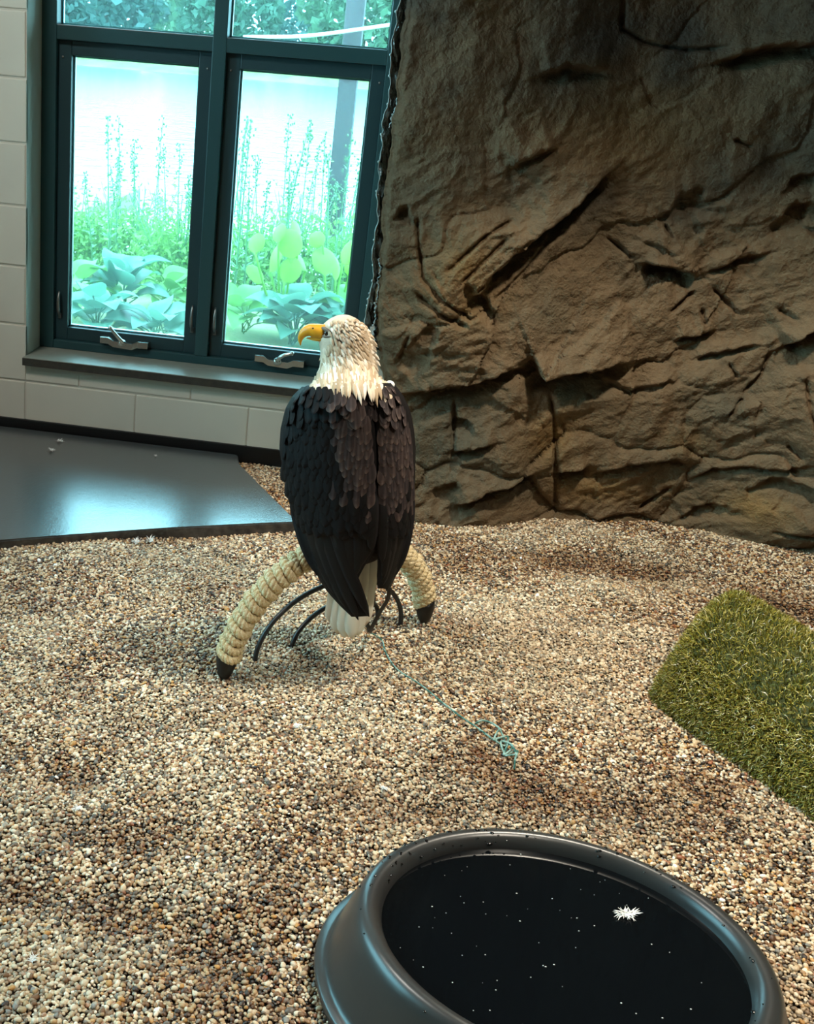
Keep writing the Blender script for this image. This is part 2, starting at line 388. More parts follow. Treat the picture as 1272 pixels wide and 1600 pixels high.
TB = G(1012, 1085)[:2]; TC = G(1262, 1275)[:2]; TD = (TC - TB)/np.hypot(*(TC - TB)); TN = np.array([-TD[1], TD[0]]); TWD, THT = .47, .205
def turfuv(x, y): return (x - TB[0])*TD[0] + (y - TB[1])*TD[1], (x - TB[0])*TN[0] + (y - TB[1])*TN[1]
# pebbles
sp = .0056
def jgrid(st):
    a, b = np.meshgrid(np.arange(-2.6, 2.8, st), np.arange(.45, 3.8, st)); a, b = a.ravel(), b.ravel()
    return a + rng.uniform(-.45, .45, a.size)*st, b + rng.uniform(-.45, .45, b.size)*st
def inview(x, y): return (x > -.40*y - .12) & (x < .50*y + .10) & (y > .98)
xa_, ya_ = jgrid(sp); k_ = inview(xa_, ya_); xb_, yb_ = jgrid(sp*1.45)
kb = ~inview(xb_, yb_) & (xb_ > -.42*yb_ - .8) & (xb_ < .55*yb_ + .95)      # wider stones beside the view
X_ = np.r_[xa_[k_], xb_[kb]]; Y_ = np.r_[ya_[k_], yb_[kb]]; big = np.r_[np.ones(k_.sum()), np.full(kb.sum(), 1.45)]; fr = np.ones(X_.shape, bool)
keep = fr & ~inpoly(X_, Y_, poly) & (tubr(X_, Y_) > .335) & ((Y_ < rock_y(X_) + .06) | (X_ < -.2)) & (Y_ < WALL_Y - .02)
tu, tv = turfuv(X_, Y_); keep &= ~((tu > .05 - .35*tv) & (tv > .05) & (tv < TWD - .05))
X_, Y_, big = X_[keep], Y_[keep], big[keep]; N = len(X_)
Z_ = hgt(X_, Y_) + rng.uniform(-.003, .003, N)
PAL = np.array([lin(c) for c in ((230, 212, 186), (212, 190, 160), (184, 158, 126), (244, 234, 218), (164, 126, 88), (128, 92, 62), (92, 64, 46), (58, 44, 36), (150, 142, 134), (108, 102, 98), (204, 156, 92), (160, 102, 72), (34, 28, 26), (252, 248, 240))])
PW = np.array([.14, .13, .12, .10, .09, .09, .08, .07, .06, .05, .03, .03, .04, .015]); PW /= PW.sum()
# wet brown patches, with eagle shadow and dip shade painted in; pale dusty patches
damp_shade = np.zeros(N)
for (px_, py_, rx, ry, a) in ((120, 1215, .07, .05, .9), (240, 1310, .12, .06, .55), (215, 1420, .13, .05, .9), (55, 1395, .07, .05, .6), (330, 1500, .13, .07, .8), (210, 1015, .16, .06, .6), (130, 1060, .07, .05, .5),
                              (880, 875, .2, .08, 1.0), (1010, 885, .16, .08, 1.0), (1220, 950, .25, .12, .9), (700, 860, .2, .1, .5), (640, 1270, .22, .07, .8), (820, 1230, .2, .1, .6), (100, 1300, .05, .06, .6), (520, 1040, .12, .06, .7), (900, 1250, .25, .07, .5), (1080, 1250, .2, .12, .55),
                              (420, 1440, .08, .12, .5), (450, 1330, .12, .08, .4), (740, 1190, .15, .06, .3), (330, 900, .2, .08, .25), (100, 930, .2, .1, .25)):
    g = G(px_, py_); damp_shade += a*np.exp(-((X_ - g[0])/rx)**2 - ((Y_ - g[1])/ry)**2)
damp_shade += .55*np.clip(fbm(X_*5, Y_*5, 4, 21), 0, 1)
pale = np.clip(.2 + .8*fbm(X_*3 + 9, Y_*3, 3, 33), 0, 1)
for (px_, py_, r) in ((320, 1110, .14), (60, 1270, .12), (240, 1470, .07), (780, 990, .2), (80, 1560, .12), (900, 1000, .2), (560, 1120, .15)):
    g = G(px_, py_); pale += .7*np.exp(-((X_ - g[0])**2 + (Y_ - g[1])**2)/r**2)
damp_shade = np.clip(damp_shade, 0, 1); pale = np.clip(pale, 0, 1)*(1 - damp_shade)
col = PAL[rng.choice(len(PAL), N, p=PW)]*rng.uniform(.8, 1.12, (N, 1))
wet = col*np.array([.44, .34, .26])  # one tint for wet stones and painted shade
col = col*(1 - .92*damp_shade[:, None]) + wet*.92*damp_shade[:, None]
col *= np.array([1.0, .96, .87])
dust = np.array(lin((212, 198, 170)))
col = col*(1 - .38*pale[:, None]) + dust*.38*pale[:, None]
mute = rng.random(N) < .0015
col[mute] = lin((248, 248, 246))
sz = rng.lognormal(0, .24, N)*.00345*big
scl = np.stack([sz*rng.uniform(.95, 1.4, N), sz*rng.uniform(.8, 1.05, N), sz*rng.uniform(.55, .85, N)], 1)
rot = np.stack([rng.normal(0, .35, N), rng.normal(0, .35, N), rng.uniform(0, 6.28, N)], 1)
me = bpy.data.meshes.new('gravel'); me.vertices.add(N); me.vertices.foreach_set('co', np.stack([X_, Y_, Z_], 1).astype(np.float32).ravel())
for nm, ty, arr in (('scl', 'FLOAT_VECTOR', scl), ('rot', 'FLOAT_VECTOR', rot)):
    a = me.attributes.new(nm, ty, 'POINT'); a.data.foreach_set('vector', arr.astype(np.float32).ravel())
a = me.attributes.new('col', 'FLOAT_COLOR', 'POINT'); a.data.foreach_set('color', np.c_[col, np.ones(N)].astype(np.float32).ravel())
me.update()
gravel = bpy.data.objects.new('gravel', me); C.objects.link(gravel)
tag(gravel, 'loose tan and brown pea gravel covering the enclosure floor', 'gravel', kind='stuff')
M['pebble'] = attr_mat('pebble_stone', 'col', 'INSTANCER', .42, .5)
ng = bpy.data.node_groups.new('scatter_pebbles', 'GeometryNodeTree')
ng.interface.new_socket('Geometry', in_out='INPUT', socket_type='NodeSocketGeometry'); ng.interface.new_socket('Geometry', in_out='OUTPUT', socket_type='NodeSocketGeometry')
nn = ng.nodes; gi = nn.new('NodeGroupInput'); go = nn.new('NodeGroupOutput')
ico = nn.new('GeometryNodeMeshIcoSphere'); ico.inputs['Radius'].default_value = 1; ico.inputs['Subdivisions'].default_value = 2
ss = nn.new('GeometryNodeSetShadeSmooth'); sm = nn.new('GeometryNodeSetMaterial'); sm.inputs['Material'].default_value = M['pebble']
iop = nn.new('GeometryNodeInstanceOnPoints')
def na(name, ty):
    q = nn.new('GeometryNodeInputNamedAttribute'); q.data_type = ty; q.inputs['Name'].default_value = name
    return [s for s in q.outputs if s.enabled and s.name == 'Attribute'][0]
e2r = nn.new('FunctionNodeEulerToRotation')
L = ng.links.new
L(ico.outputs['Mesh'], ss.inputs['Geometry']); L(ss.outputs[0], sm.inputs['Geometry']); L(sm.outputs[0], iop.inputs['Instance'])
L(gi.outputs[0], iop.inputs['Points']); L(na('rot', 'FLOAT_VECTOR'), e2r.inputs[0]); L(e2r.outputs[0], iop.inputs['Rotation']); L(na('scl', 'FLOAT_VECTOR'), iop.inputs['Scale'])
L(iop.outputs[0], go.inputs[0])
gm = gravel.modifiers.new('pebbles', 'NODES'); gm.node_group = ng
# the largest single pebbles in view lie loose on top, each a piece of the floor
pebmats = [pm('pebble_%s' % k, lin(c), .5, .4, noise=(90, lin(c2), .25)) for k, c, c2 in (('cream', (224, 208, 180), (196, 178, 150)), ('tan', (190, 160, 118), (160, 128, 90)), ('brown', (132, 96, 62), (104, 74, 50)), ('grey', (150, 144, 134), (120, 116, 110)), ('ochre', (200, 150, 84), (170, 120, 64)), ('dark', (70, 56, 46), (48, 40, 36)))]
pebmesh = []
for mt in pebmats:
    for k in range(2):
        bm = bmesh.new(); bmesh.ops.create_icosphere(bm, subdivisions=2, radius=1)
        for v in bm.verts: v.co *= 1 + .16*math.sin(3*v.co.x + k*2 + 2*v.co.y)*math.cos(2.5*v.co.z + k)
        pmh = bpy.data.meshes.new('pebble'); bm.to_mesh(pmh); bm.free(); pmh.polygons.foreach_set('use_smooth', [True]*len(pmh.polygons)); pmh.materials.append(mt); pebmesh.append(pmh)
cnt = 0
while cnt < 290:
    g = G(random.uniform(5, 1265), 1600 - abs(random.gauss(0, 150)))
    if tubr(g[0], g[1]) < .385: continue
    s = random.uniform(.0040, .0054)
    Mx = Matrix.Translation((g[0], g[1], float(hgt(g[0], g[1])) + .004)) @ Matrix.Rotation(random.uniform(0, 6.3), 4, 'Z') @ Matrix.Rotation(random.gauss(0, .25), 4, 'X') @ Matrix.Diagonal((s*1.2, s*.95, s*.7, 1))
    inst('pebble', random.choices(pebmesh, weights=[3, 3, 3, 3, 2, 2, 2, 2, 1, 1, 1, 1])[0], Mx, floor); cnt += 1

# ------------------------------------------------------------------ rock wall
def build_rock():
    zs = np.r_[np.arange(-.06, 1.62, .0042), np.linspace(1.63, 2.9, 60)]
    xs = np.r_[np.arange(0, 1.75, .0046), np.linspace(1.77, 2.95, 50)]
    # left edge traced at Y = 3.52
    ed = np.array([W(x, y, 3.52)[[0, 2]] for x, y in ((668, -160), (652, -60), (640, 0), (624, 110), (615, 200), (603, 290), (597, 380), (586, 480), (592, 530), (602, 590), (612, 680), (616, 760), (618, 830))])
    o = np.argsort(ed[:, 1]); xl = np.interp(zs, ed[o, 1], ed[o, 0]) + .006*pn(zs*18, zs*0 + .3, 2) + .004*pn(zs*50, zs*0 + .7, 3)
    Zg, U = np.meshgrid(zs, xs, indexing='ij'); Xg = U + xl[:, None]
    base = rock_y(Xg) - .05*np.clip(Zg, 0, 1.6)**2*.3
    # ---- relief, positive towards the room
    wx = Xg + .06*fbm(Xg*3, Zg*3, 3, 40); wz = Zg + .06*fbm(Xg*3 + 7, Zg*3, 3, 44)
    rel = .045*fbm(wx*1.6, wz*1.6, 3, 50)
    a = .62; uu = wx*math.cos(a) + wz*math.sin(a); vv = -wx*math.sin(a) + wz*math.cos(a)
    low = np.clip((.62 - Zg)/.35, 0, 1)
    # pillow boulders low down, diagonal folds higher
    f1, f2, idv = worley(wx*2.1 + 3, wz*3.9 + 1, 4)
    rel += low*(.055*(1 - f1**2) + .03*(idv - .5) - .010*np.exp(-((f2 - f1)/.05)**2))
    f1b, f2b, idb = worley(uu*2.4 + 5, vv*4.5, 9)
    rel += (1 - low)*(.05*(1 - f1b**2) + .035*(idb - .5))*np.clip(1.35 - Zg*.55, .35, 1)
    crease = ridged(uu*3.2, vv*7.5, 3, 60)
    rel += .009*crease*np.clip(1.3 - Zg*.6, .2, 1)
    # sharp facets
    f1c, f2c, idc = worley(wx*8 + wz*3, wz*9 - wx*2, 13)
    rel += .009*(idc - .5)*np.clip(1.25 - Zg*.6, .25, 1)*(fbm(Xg*4, Zg*4, 2, 70) > -.1)
    rel += (.0055*ridged(wx*11, wz*13, 2, 80))*np.clip(.5 + 1.6*fbm(Xg*2.5, Zg*2.5, 2, 77), 0, 1) + .0030*fbm(Xg*38, Zg*38, 3, 90)
    # ---- traced cracks and ledges
    def tr(pts): return np.array([W(x, y, float(rock_y(W(x, y, 3.55)[0])) - .04)[[0, 2]] for x, y in pts])
    def dist(P):
        best = np.full(Xg.shape, 9.); sgn = np.zeros(Xg.shape); par = np.zeros(Xg.shape); tot = len(P) - 1
        for i in range(tot):
            ax, az = P[i]; bx, bz = P[i + 1]; dx, dz = bx - ax, bz - az; l2 = dx*dx + dz*dz
            t = np.clip(((Xg - ax)*dx + (Zg - az)*dz)/l2, 0, 1); ex = Xg - ax - t*dx; ez = Zg - az - t*dz; d = np.hypot(ex, ez)
            m = d < best; best = np.where(m, d, best); sgn = np.where(m, np.sign(dx*ez - dz*ex), sgn); par = np.where(m, (i + t)/tot, par)
        return best, sgn, par
    jit = .006*fbm(Xg*22, Zg*22, 3, 120)
    def crack(pts, w=.006, dep=.03):
        nonlocal rel
        d, s, p = dist(tr(pts)); d = np.abs(d + jit*.5); rel = rel - dep*np.exp(-(d/w)**2)*np.clip(np.minimum(p, 1 - p)*8 + .25, 0, 1)
    def ledge(pts, out=.05, up=.09, inn=.045, dn=.035):
        """points run left to right; the rock above juts out over a recess below"""
        nonlocal rel
        d, s, p = dist(tr(pts)); sd = d*s + jit
        e = np.clip(np.minimum(p, 1 - p)*5 + .12, 0, 1)
        above = np.exp(-np.clip(sd, 0, None)/up)*out; below = -inn*np.exp(-(np.clip(-sd, 0, None)/dn)**2)
        st_ = 1/(1 + np.exp(-sd/.0025))
        rel = rel + e*(above*st_ + below*(1 - st_))
    jit2 = fbm(Xg*9 + 3, Zg*9, 3, 170)
    def pit(x, y, rx, ry, dep, ang=0.):
        '''hollow with a sharp broken upper lip that runs out below'''
        nonlocal rel
        q = tr([(x, y)])[0]; dx, dz = Xg - q[0], Zg - q[1]; ca, sa = math.cos(ang), math.sin(ang)
        a_ = (dx*ca + dz*sa)/rx; b_ = (-dx*sa + dz*ca)/ry
        edge = np.maximum(np.abs(a_)*.9 + .35*b_, np.abs(b_)) + .75*jit2; k = 1/(1 + np.exp((edge - 1)*14))
        rel = rel - dep*k*np.clip(.25 + .75*(b_ + 1)/2, 0, 1.1)
    def strata(x, y, rx, rz, ang, fr, amp):
        '''thin parallel layers breaking out of the surface'''
        nonlocal rel
        q = tr([(x, y)])[0]; dx, dz = Xg - q[0], Zg - q[1]; ca, sa = math.cos(ang), math.sin(ang); a_ = dx*ca + dz*sa; b_ = -dx*sa + dz*ca + .02*fbm(Xg*7, Zg*7, 2, 190)
        w = np.exp(-(a_/rx)**4 - (b_/rz)**4); ph = b_*fr; saw = ph - np.floor(ph)
        rel = rel + amp*w*(saw**.6 - .5)*(.6 + .8*pn(a_*14, np.floor(ph)*3.3, 5))
    strata(775, 415, .17, .05, .78, 48, .016); strata(690, 470, .12, .05, -.65, 40, .012); strata(720, 530, .14, .05, .45, 34, .014); strata(960, 600, .16, .05, .12, 30, .012)
    strata(640, 470, .07, .09, -.7, 34, .010); strata(890, 540, .2, .05, -.15, 26, .010); strata(1090, 470, .14, .09, -.9, 22, .012); strata(720, 640, .1, .05, .25, 30, .010); strata(1200, 470, .12, .07, .3, 26, .012)
    strata(1150, 600, .15, .1, .9, 16, .010); strata(780, 720, .12, .05, .3, 30, .008); strata(1060, 360, .1, .08, -1.0, 26, .012); strata(1180, 680, .15, .07, -.3, 15, .010)
    ledge([(625, 618), (700, 604), (750, 598), (775, 585), (818, 572)], .05, .07, .07, .035)
    ledge([(832, 552), (846, 588), (905, 575), (990, 562)], .08, .09, .10, .055)
    ledge([(705, 706), (740, 700), (775, 690)], .03, .05, .04, .02)
    ledge([(705, 790), (760, 768), (800, 755), (835, 738)], .06, .07, .07, .035)
    ledge([(868, 738), (890, 735), (920, 728)], .04, .05, .06, .03)
    ledge([(920, 742), (980, 722), (1050, 715), (1075, 722)], .035, .06, .03, .02)
    ledge([(1075, 752), (1110, 732), (1160, 727), (1225, 734), (1290, 722)], .02, .05, .03, .012)
    ledge([(1005, 412), (1050, 420), (1088, 430)], .045, .06, .09, .028)
    ledge([(1104, 424), (1150, 408), (1205, 394)], .02, .05, .04, .012)
    ledge([(1055, 528), (1085, 524), (1118, 518)], .03, .05, .04, .015)
    ledge([(1225, 540), (1255, 525), (1300, 505)], .05, .07, .08, .04)
    ledge([(1085, 558), (1130, 548), (1190, 538)], .02, .05, .03, .015)
    ledge([(1120, 96), (1180, 78), (1230, 72), (1300, 66)], .05, .1, .07, .035)
    ledge([(935, 590), (985, 606), (1010, 600), (1060, 588)], .02, .05, .02, .015)
    ledge([(845, 118), (890, 103), (950, 112)], .03, .1, .03, .03)
    ledge([(800, 262), (835, 243), (870, 228)], .03, .07, .03, .03)
    # the long diagonal gash and the hollow at its foot
    ledge([(735, 470), (800, 405), (850, 362), (890, 335), (925, 300), (955, 268)], .055, .1, .085, .032)
    pit(742, 472, .05, .035, .07, -.35); pit(1078, 335, .05, .07, .05, -.5); pit(1262, 345, .05, .05, .07); pit(1255, 292, .04, .03, .05)
    pit(1030, 388, .05, .02, .035, -.5); pit(628, 335, .03, .03, .05); pit(1235, 775, .09, .05, .05, -.3); pit(690, 780, .05, .06, .05); pit(1110, 802, .06, .022, .04, .3)
    pit(655, 545, .025, .07, .04, -.4); pit(718, 668, .03, .025, .04)
    for pts in ([(952, 270), (880, 352), (815, 430), (772, 470)], [(652, 340), (655, 385), (662, 432)], [(660, 432), (690, 465), (735, 497), (770, 480)], [(650, 455), (690, 490), (735, 510)],
                [(975, -10), (974, 44), (1008, 66), (1070, 78), (1135, 74)], [(860, 615), (866, 660), (867, 730), (869, 808)], [(1203, 552), (1192, 585), (1165, 612)], [(1160, 622), (1135, 645)],
                [(1048, 486), (1085, 455)], [(1096, 482), (1100, 508)], [(1115, 450), (1155, 492)], [(1218, 484), (1246, 500)], [(1145, 218), (1172, 230)], [(950, 373), (990, 404)], [(710, 628), (708, 710)],
                [(1000, 800), (1050, 762)], [(1205, 828), (1280, 840)], [(1040, 352), (1050, 375)], [(1258, 590), (1262, 640), (1275, 680)], [(700, 420), (760, 365), (800, 345)], [(1140, 570), (1152, 590)],
                [(720, 440), (790, 372)], [(745, 455), (830, 372)], [(625, 560), (640, 520)], [(1230, 695), (1252, 715)]):
        crack(pts, .0055, .026)
    rel *= np.clip(U/.02, .45, 1)
    Yg = np.minimum(base - rel, WALL_Y - .004)
    # side return towards the window wall
    nr = 14; side = []
    for k in range(nr):
        t = k/nr; side.append(np.stack([xl + .035*(1 - t)**1.5 + .012*pn(zs*9, zs*0 + t*4, 8) - .004, (WALL_Y + .10)*(1 - t) + Yg[:, 0]*t + .015*pn(zs*12, zs*0 + t*5, 9)*math.sin(math.pi*t), zs], 1))
    P = np.concatenate([np.stack(side, 1), np.stack([Xg, Yg, Zg], 2)], 1)
    # darker seams, ochre and grey-green washes are the rock's own colours
    x, z = P[..., 0], P[..., 2]
    n1 = fbm(x*3.2 + 4, z*3.2, 4, 130); n2 = fbm(x*2.4, z*2.4 + 5, 4, 140); n3 = fbm(x*26, z*26, 4, 150)
    c = np.array(lin((106, 88, 65)))*np.ones(P.shape)
    def mixc(c, k, rgb): k = np.clip(k, 0, 1)[..., None]; return c*(1 - k) + np.array(lin(rgb))*k
    c = mixc(c, .9*n1 - .05, (94, 86, 68)); c = mixc(c, .8*n2, (76, 70, 55))
    och = np.zeros(x.shape)
    for (px_, py_, rx, rz) in ((855, 680, .10, .09), (1000, 770, .14, .06), (1045, 700, .12, .06), (900, 770, .1, .05), (720, 430, .12, .12), (1180, 800, .1, .06), (980, 200, .25, .12)):
        q = W(px_, py_, 3.6); och += np.exp(-((x - q[0])/rx)**2 - ((z - q[2])/rz)**2)
    c = mixc(c, och*(.35 + .5*n1), (138, 106, 56)); c = mixc(c, .5*n3 - .1, (60, 51, 38)); c *= (1 + .22*n3)[..., None]
    c = mixc(c, np.clip((z - 1.05)*1.1 + .5*n1, 0, .85), (50, 47, 43))  # top darkened in the colour, standing in for shade above the lamp beam
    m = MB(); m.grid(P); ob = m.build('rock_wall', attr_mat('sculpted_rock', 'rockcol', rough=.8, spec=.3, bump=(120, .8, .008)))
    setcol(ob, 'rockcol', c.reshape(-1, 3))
    ob.data.flip_normals() if False else None
    return tag(ob, 'sculpted brown artificial rock wall with ledges and dark cracks', 'rock wall', kind='structure'), xl, zs
rock, RXL, RZS = build_rock()
# glossy resin skin curling off the rock's edge beside the window
M['resin'] = pm('clear_resin_film', lin((70, 84, 84)), .10, 1.0, bump=(26, 1.0, .03))
M['bead'] = pm('resin_bead', lin((150, 170, 172)), .12, 1.0)
def film(path, w, seed, nm='resin_edge'):
    p = spline([W(x, y, 3.50) for x, y in path], 110); t = np.linspace(0, 1, 110)
    cols = []
    for j, s in enumerate(np.linspace(-1, 1, 9)):
        q = p.copy(); q[:, 0] += s*w*.5*(1 + .6*pn(t*11, t*0 + seed, 4)) + .006*pn(t*34, t*0 + j*.9, seed)
        q[:, 1] += .03*s - .012*(1 - s*s) + .011*pn(t*26 + j, t*0 + j*.8, seed + 1); cols.append(q)
    m = MB(); m.grid(np.stack(cols, 1)); o = m.build(nm, M['resin'], rock, False); md = o.modifiers.new('thick', 'SOLIDIFY'); md.thickness = .0015
    b = MB()
    for c_ in (cols[0], cols[-1]):
        b.tube(c_ + np.array([0, -.004, 0]), .0016 + .0014*np.clip(pn(t*40, t*0 + seed, 6), -.5, 1), 6)
    for k in range(14):
        q = cols[0][rng.integers(2, 108)] + np.array([-.002, -.004, 0]); b.ball(q, (.003, .003, .004), 6, 4)
    b.build('resin_bead', M['bead'], o); return o
film([(640, -60), (637, 0), (629, 45), (622, 90), (623, 122), (617, 170), (609, 220), (603, 285), (599, 350), (594, 420), (586, 480), (583, 508)], .042, 3)['label'] = 'clear glossy resin film'
film([(655, -40), (650, 10), (645, 50), (646, 75), (639, 110), (633, 140), (625, 170), (616, 200)], .028, 7)
film([(605, 382), (601, 430), (596, 480), (592, 520), (595, 545)], .030, 5)

# ================================================================== OBJECTS
# ------------------------------------------------------------------ water tub
M['tub'] = pm('black_plastic', (.024, .025, .027), .30, .6, noise=(6, (.040, .040, .037), .25), bump=(9, .10, .008))
M['water'] = pm('dark_water', (.003, .004, .005), .03, .5)
def tubpt(r, z, a):
    c_, s_ = math.cos(TUB[2]), math.sin(TUB[2]); u = r*np.cos(a); v = r*np.sin(a)*TUB[3]
    return np.stack([TUB[0] + u*c_ - v*s_, TUB[1] + u*s_ + v*c_, np.full(a.shape, z)], 1)
ta = np.arange(96)*2*math.pi/96
tub = empty('water_tub', (TUB[0], TUB[1], 0), 'round black plastic water tub with a rolled rim', 'tub')
prof = [(.02, .012), (.23, .012), (.25, .03), (.264, .07), (.270, .10), (.2735, .118), (.276, .127), (.281, .136), (.288, .1415), (.296, .143), (.305, .1405), (.313, .133), (.319, .121), (.327, .10), (.338, .07), (.347, .042), (.352, .033), (.357, .030), (.367, .029), (.370, .024), (.368, .016), (.360, -.012), (.33, -.012), (.02, -.01)]
MB().loft([tubpt(r, z, ta) for r, z in prof]).build('tub_body', M['tub'], tub)
# wet drops clinging to the rim
dm = MB()
for k in range(110):
    a = random.choice([random.uniform(.2, 2.4), random.gauss(2.6, .3), random.uniform(0, 6.28)]); i = random.randint(6, 11)
    r, z = prof[i]; r2, z2 = prof[i + 1]; t = random.random(); q = tubpt(r + (r2 - r)*t, z + (z2 - z)*t, np.array([a]))[0]; s = random.uniform(.0012, .0040)
    dm.ball(q, (s*random.uniform(1, 1.7), s, s*.4), 7, 4)
d = dm.build('water_drops', pm('dark_wet_drop', (.004, .004, .004), .06, .6), tub); d['kind'] = 'stuff'
wt = MB(); wt.add(tubpt(.276, .118, ta), [tuple(range(96))])
water = tag(wt.build('water', M['water'], smooth=False, origin=(TUB[0], TUB[1], .118)), 'dark still water filling the black tub', 'water')
M['down'] = pm('white_down', (.86, .86, .83), .8, .1)
sm_ = MB()
for k in range(64):
    r = .265*math.sqrt(random.random()); q = tubpt(r, .1186, np.array([random.uniform(0, 6.28)]))[0]; s = random.choice([.0004, .0006, .0008, .0011])
    sm_.ball(q, (s*random.uniform(1, 1.8), s, .0006), 6, 4)
tag(sm_.build('floating_dust', M['down']), 'tiny pale specks of dust floating on the tub water', 'dust', kind='stuff')
def down_feather(loc, s, label, group=None, n=60, flat=.7):
    o = empty('down_feather', loc, label, 'feather', group); m = MB(); sh = MB(); l = np.array(loc, float)
    ax = random.uniform(0, 6.28); dx = np.array([math.cos(ax), math.sin(ax), 0])
    sh.tube([l - dx*s*.5 + (0, 0, .001), l + (0, 0, .002 + s*.05), l + dx*s*.5 + (0, 0, .003)], [.0006, .0005, .0003], 5)
    for k in range(n):
        b = l + dx*s*random.uniform(-.4, .4); a = random.uniform(0, 6.28); e = b + np.array([math.cos(a), math.sin(a), random.uniform(.0, flat)])*s*random.uniform(.3, .75)
        mid = (b + e)/2 + np.array([0, 0, s*.12]); wv = np.array([-math.sin(a), math.cos(a), .15])*s*.028
        m.add([b - wv + (0, 0, .001), b + wv + (0, 0, .001), mid + wv*1.4, mid - wv*1.4, e + (0, 0, .001)], [(0, 1, 2, 3), (3, 2, 4)])
    sh.build('shaft', M['down'], o); f = m.build('barbs', M['down'], o); f['kind'] = 'stuff'; return o
g = G(978, 1430, .1185); down_feather(g, .026, 'white downy feather floating on the dark tub water', n=70, flat=.4)
g = G(212, 848, float(hgt(*G(212, 848)[:2])) + .004); down_feather(g, .026, 'white down tuft on gravel beside the slab platform, by its front edge', 'down tufts at the platform edge')
g = G(234, 846, float(hgt(*G(234, 846)[:2])) + .004); down_feather(g, .026, 'white down tuft on gravel beside the slab platform, by its front edge', 'down tufts at the platform edge')
g = G(80, 704, PZ + .002); down_feather(g, .022, 'white fluffy down feather lying on the dark slab, near the baseboard')
g = G(93, 690, PZ + .002); down_feather(g, .022, 'ragged pale down feather on the slab against the black baseboard', n=40)
g = G(243, 713, PZ + .002); down_feather(g, .012, 'tiny white down speck alone on the dark slab', n=30)
for px_, py_, lb in ((345, 1112, 'white down tuft on gravel in front of the perch foot'), (120, 1268, 'white down tuft beside a dark brown gravel patch, far from the tub'), (600, 1228, 'white down tuft on gravel between the leash knot and the tub'),
                     (50, 1500, 'white down tuft on pale open gravel away from every object'), (1262, 985, 'white down tuft lying behind the turf mound'), (465, 1135, 'white down tuft on gravel between perch and tub, clear of the leash')):
    q = G(px_, py_); down_feather((q[0], q[1], float(hgt(q[0], q[1])) + .004), random.uniform(.014, .022), lb, 'down tufts scattered on the gravel', n=44)

# ------------------------------------------------------------------ turf covered mound
M['turf_base'] = pm('turf_backing', lin((52, 58, 26)), .9, noise=(40, lin((72, 80, 36)), .2))
turf = empty('turf_mound', (TB[0] + TD[0]*.35 + TN[0]*TWD/2, TB[1] + TD[1]*.35 + TN[1]*TWD/2, 0), 'half-round mound covered in green artificial turf', 'turf perch')
TL = 1.0
def turf_surface(u, v):
    """u 0..1 along, v 0..1 across the hump (0 = near foot)"""
    th = math.pi*(1 - v); ac = TWD/2*(1 + np.cos(th)*1.0); z = THT*np.sin(th)**.85
    end = np.clip(u*TL/.10, 0, 1); k = np.sqrt(np.clip(1 - (1 - end)**2, 0, 1))
    al = u*TL - .57*ac
    z = z*(.0 + k); acm = TWD*.5 + (ac - TWD*.5)*(.88 + .12*k)
    al = al + .0
    return np.stack([TB[0] + TD[0]*al + TN[0]*acm, TB[1] + TD[1]*al + TN[1]*acm, z - .012], -1)
uu, vv = np.meshgrid(np.linspace(0, 1, 70)**1.4, np.linspace(0, 1, 44), indexing='ij')
PS = turf_surface(uu, vv); tm = MB(); tm.grid(PS); ne = 44; last_ = PS[-1]; tm.add(np.concatenate([last_, last_*[1, 1, 0] + [0, 0, -.012]]), [(k, k + 1, ne + k + 1, ne + k) for k in range(ne - 1)]); tbase = tm.build('turf_body', M['turf_base'], turf)
nb = 52000; u = rng.random(nb)**1.15; v = rng.random(nb); mk_ = rng.random(nb) < .38; v[mk_] = .22*v[mk_]**1.3; mk_ = rng.random(nb) < .10; u[mk_] *= .08
p = turf_surface(u, v); e = 1e-3; pu = turf_surface(np.clip(u + e, 0, 1), v) - turf_surface(np.clip(u - e, 0, 1), v); pv = turf_surface(u, np.clip(v + e, 0, 1)) - turf_surface(u, np.clip(v - e, 0, 1))
nr = np.cross(pu, pv); nr /= np.linalg.norm(nr, axis=1)[:, None] + 1e-9; nr[nr[:, 2] < -.2] *= -1
ln = rng.uniform(.011, .022, nb)[:, None]; lean = rng.normal(0, .45, (nb, 3)) + np.array([.1, -.1, -.25])
tip = p + ln*(nr + lean)/np.linalg.norm(nr + lean, axis=1)[:, None]; mid = p + ln*.55*(nr + lean*.35)/np.linalg.norm(nr + lean*.35, axis=1)[:, None]
nr[nr[:, 2] < -.1] = (0, 0, 1); sd = np.cross(nr, rng.normal(0, 1, (nb, 3))); sd = sd/np.linalg.norm(sd, axis=1)[:, None]*.0013
V = np.stack([p - sd, p + sd, mid + sd*.9, mid - sd*.9, tip], 1).reshape(-1, 3)
me = bpy.data.meshes.new('turf_blades'); fs = np.arange(nb)[:, None]*5
fa = np.concatenate([fs + [0, 1, 2], fs + [0, 2, 3], fs + [3, 2, 4]], 1).reshape(-1, 3)
me.from_pydata((V - ORG[turf]).tolist(), [], fa.tolist())
tb = bpy.data.objects.new('turf_blades', me); C.objects.link(tb); tb.parent = turf; tb['kind'] = 'stuff'
gc = np.array([lin(c_) for c_ in ((150, 140, 50), (130, 124, 46), (100, 102, 42), (182, 170, 88), (214, 204, 142), (64, 70, 34), (238, 234, 212))])[rng.choice(7, nb, p=[.26, .23, .17, .15, .09, .08, .02])]
setcol(tb, 'blade', np.repeat(gc, 5, 0)); me.materials.append(attr_mat('turf_fibre', 'blade', rough=.5, spec=.4))

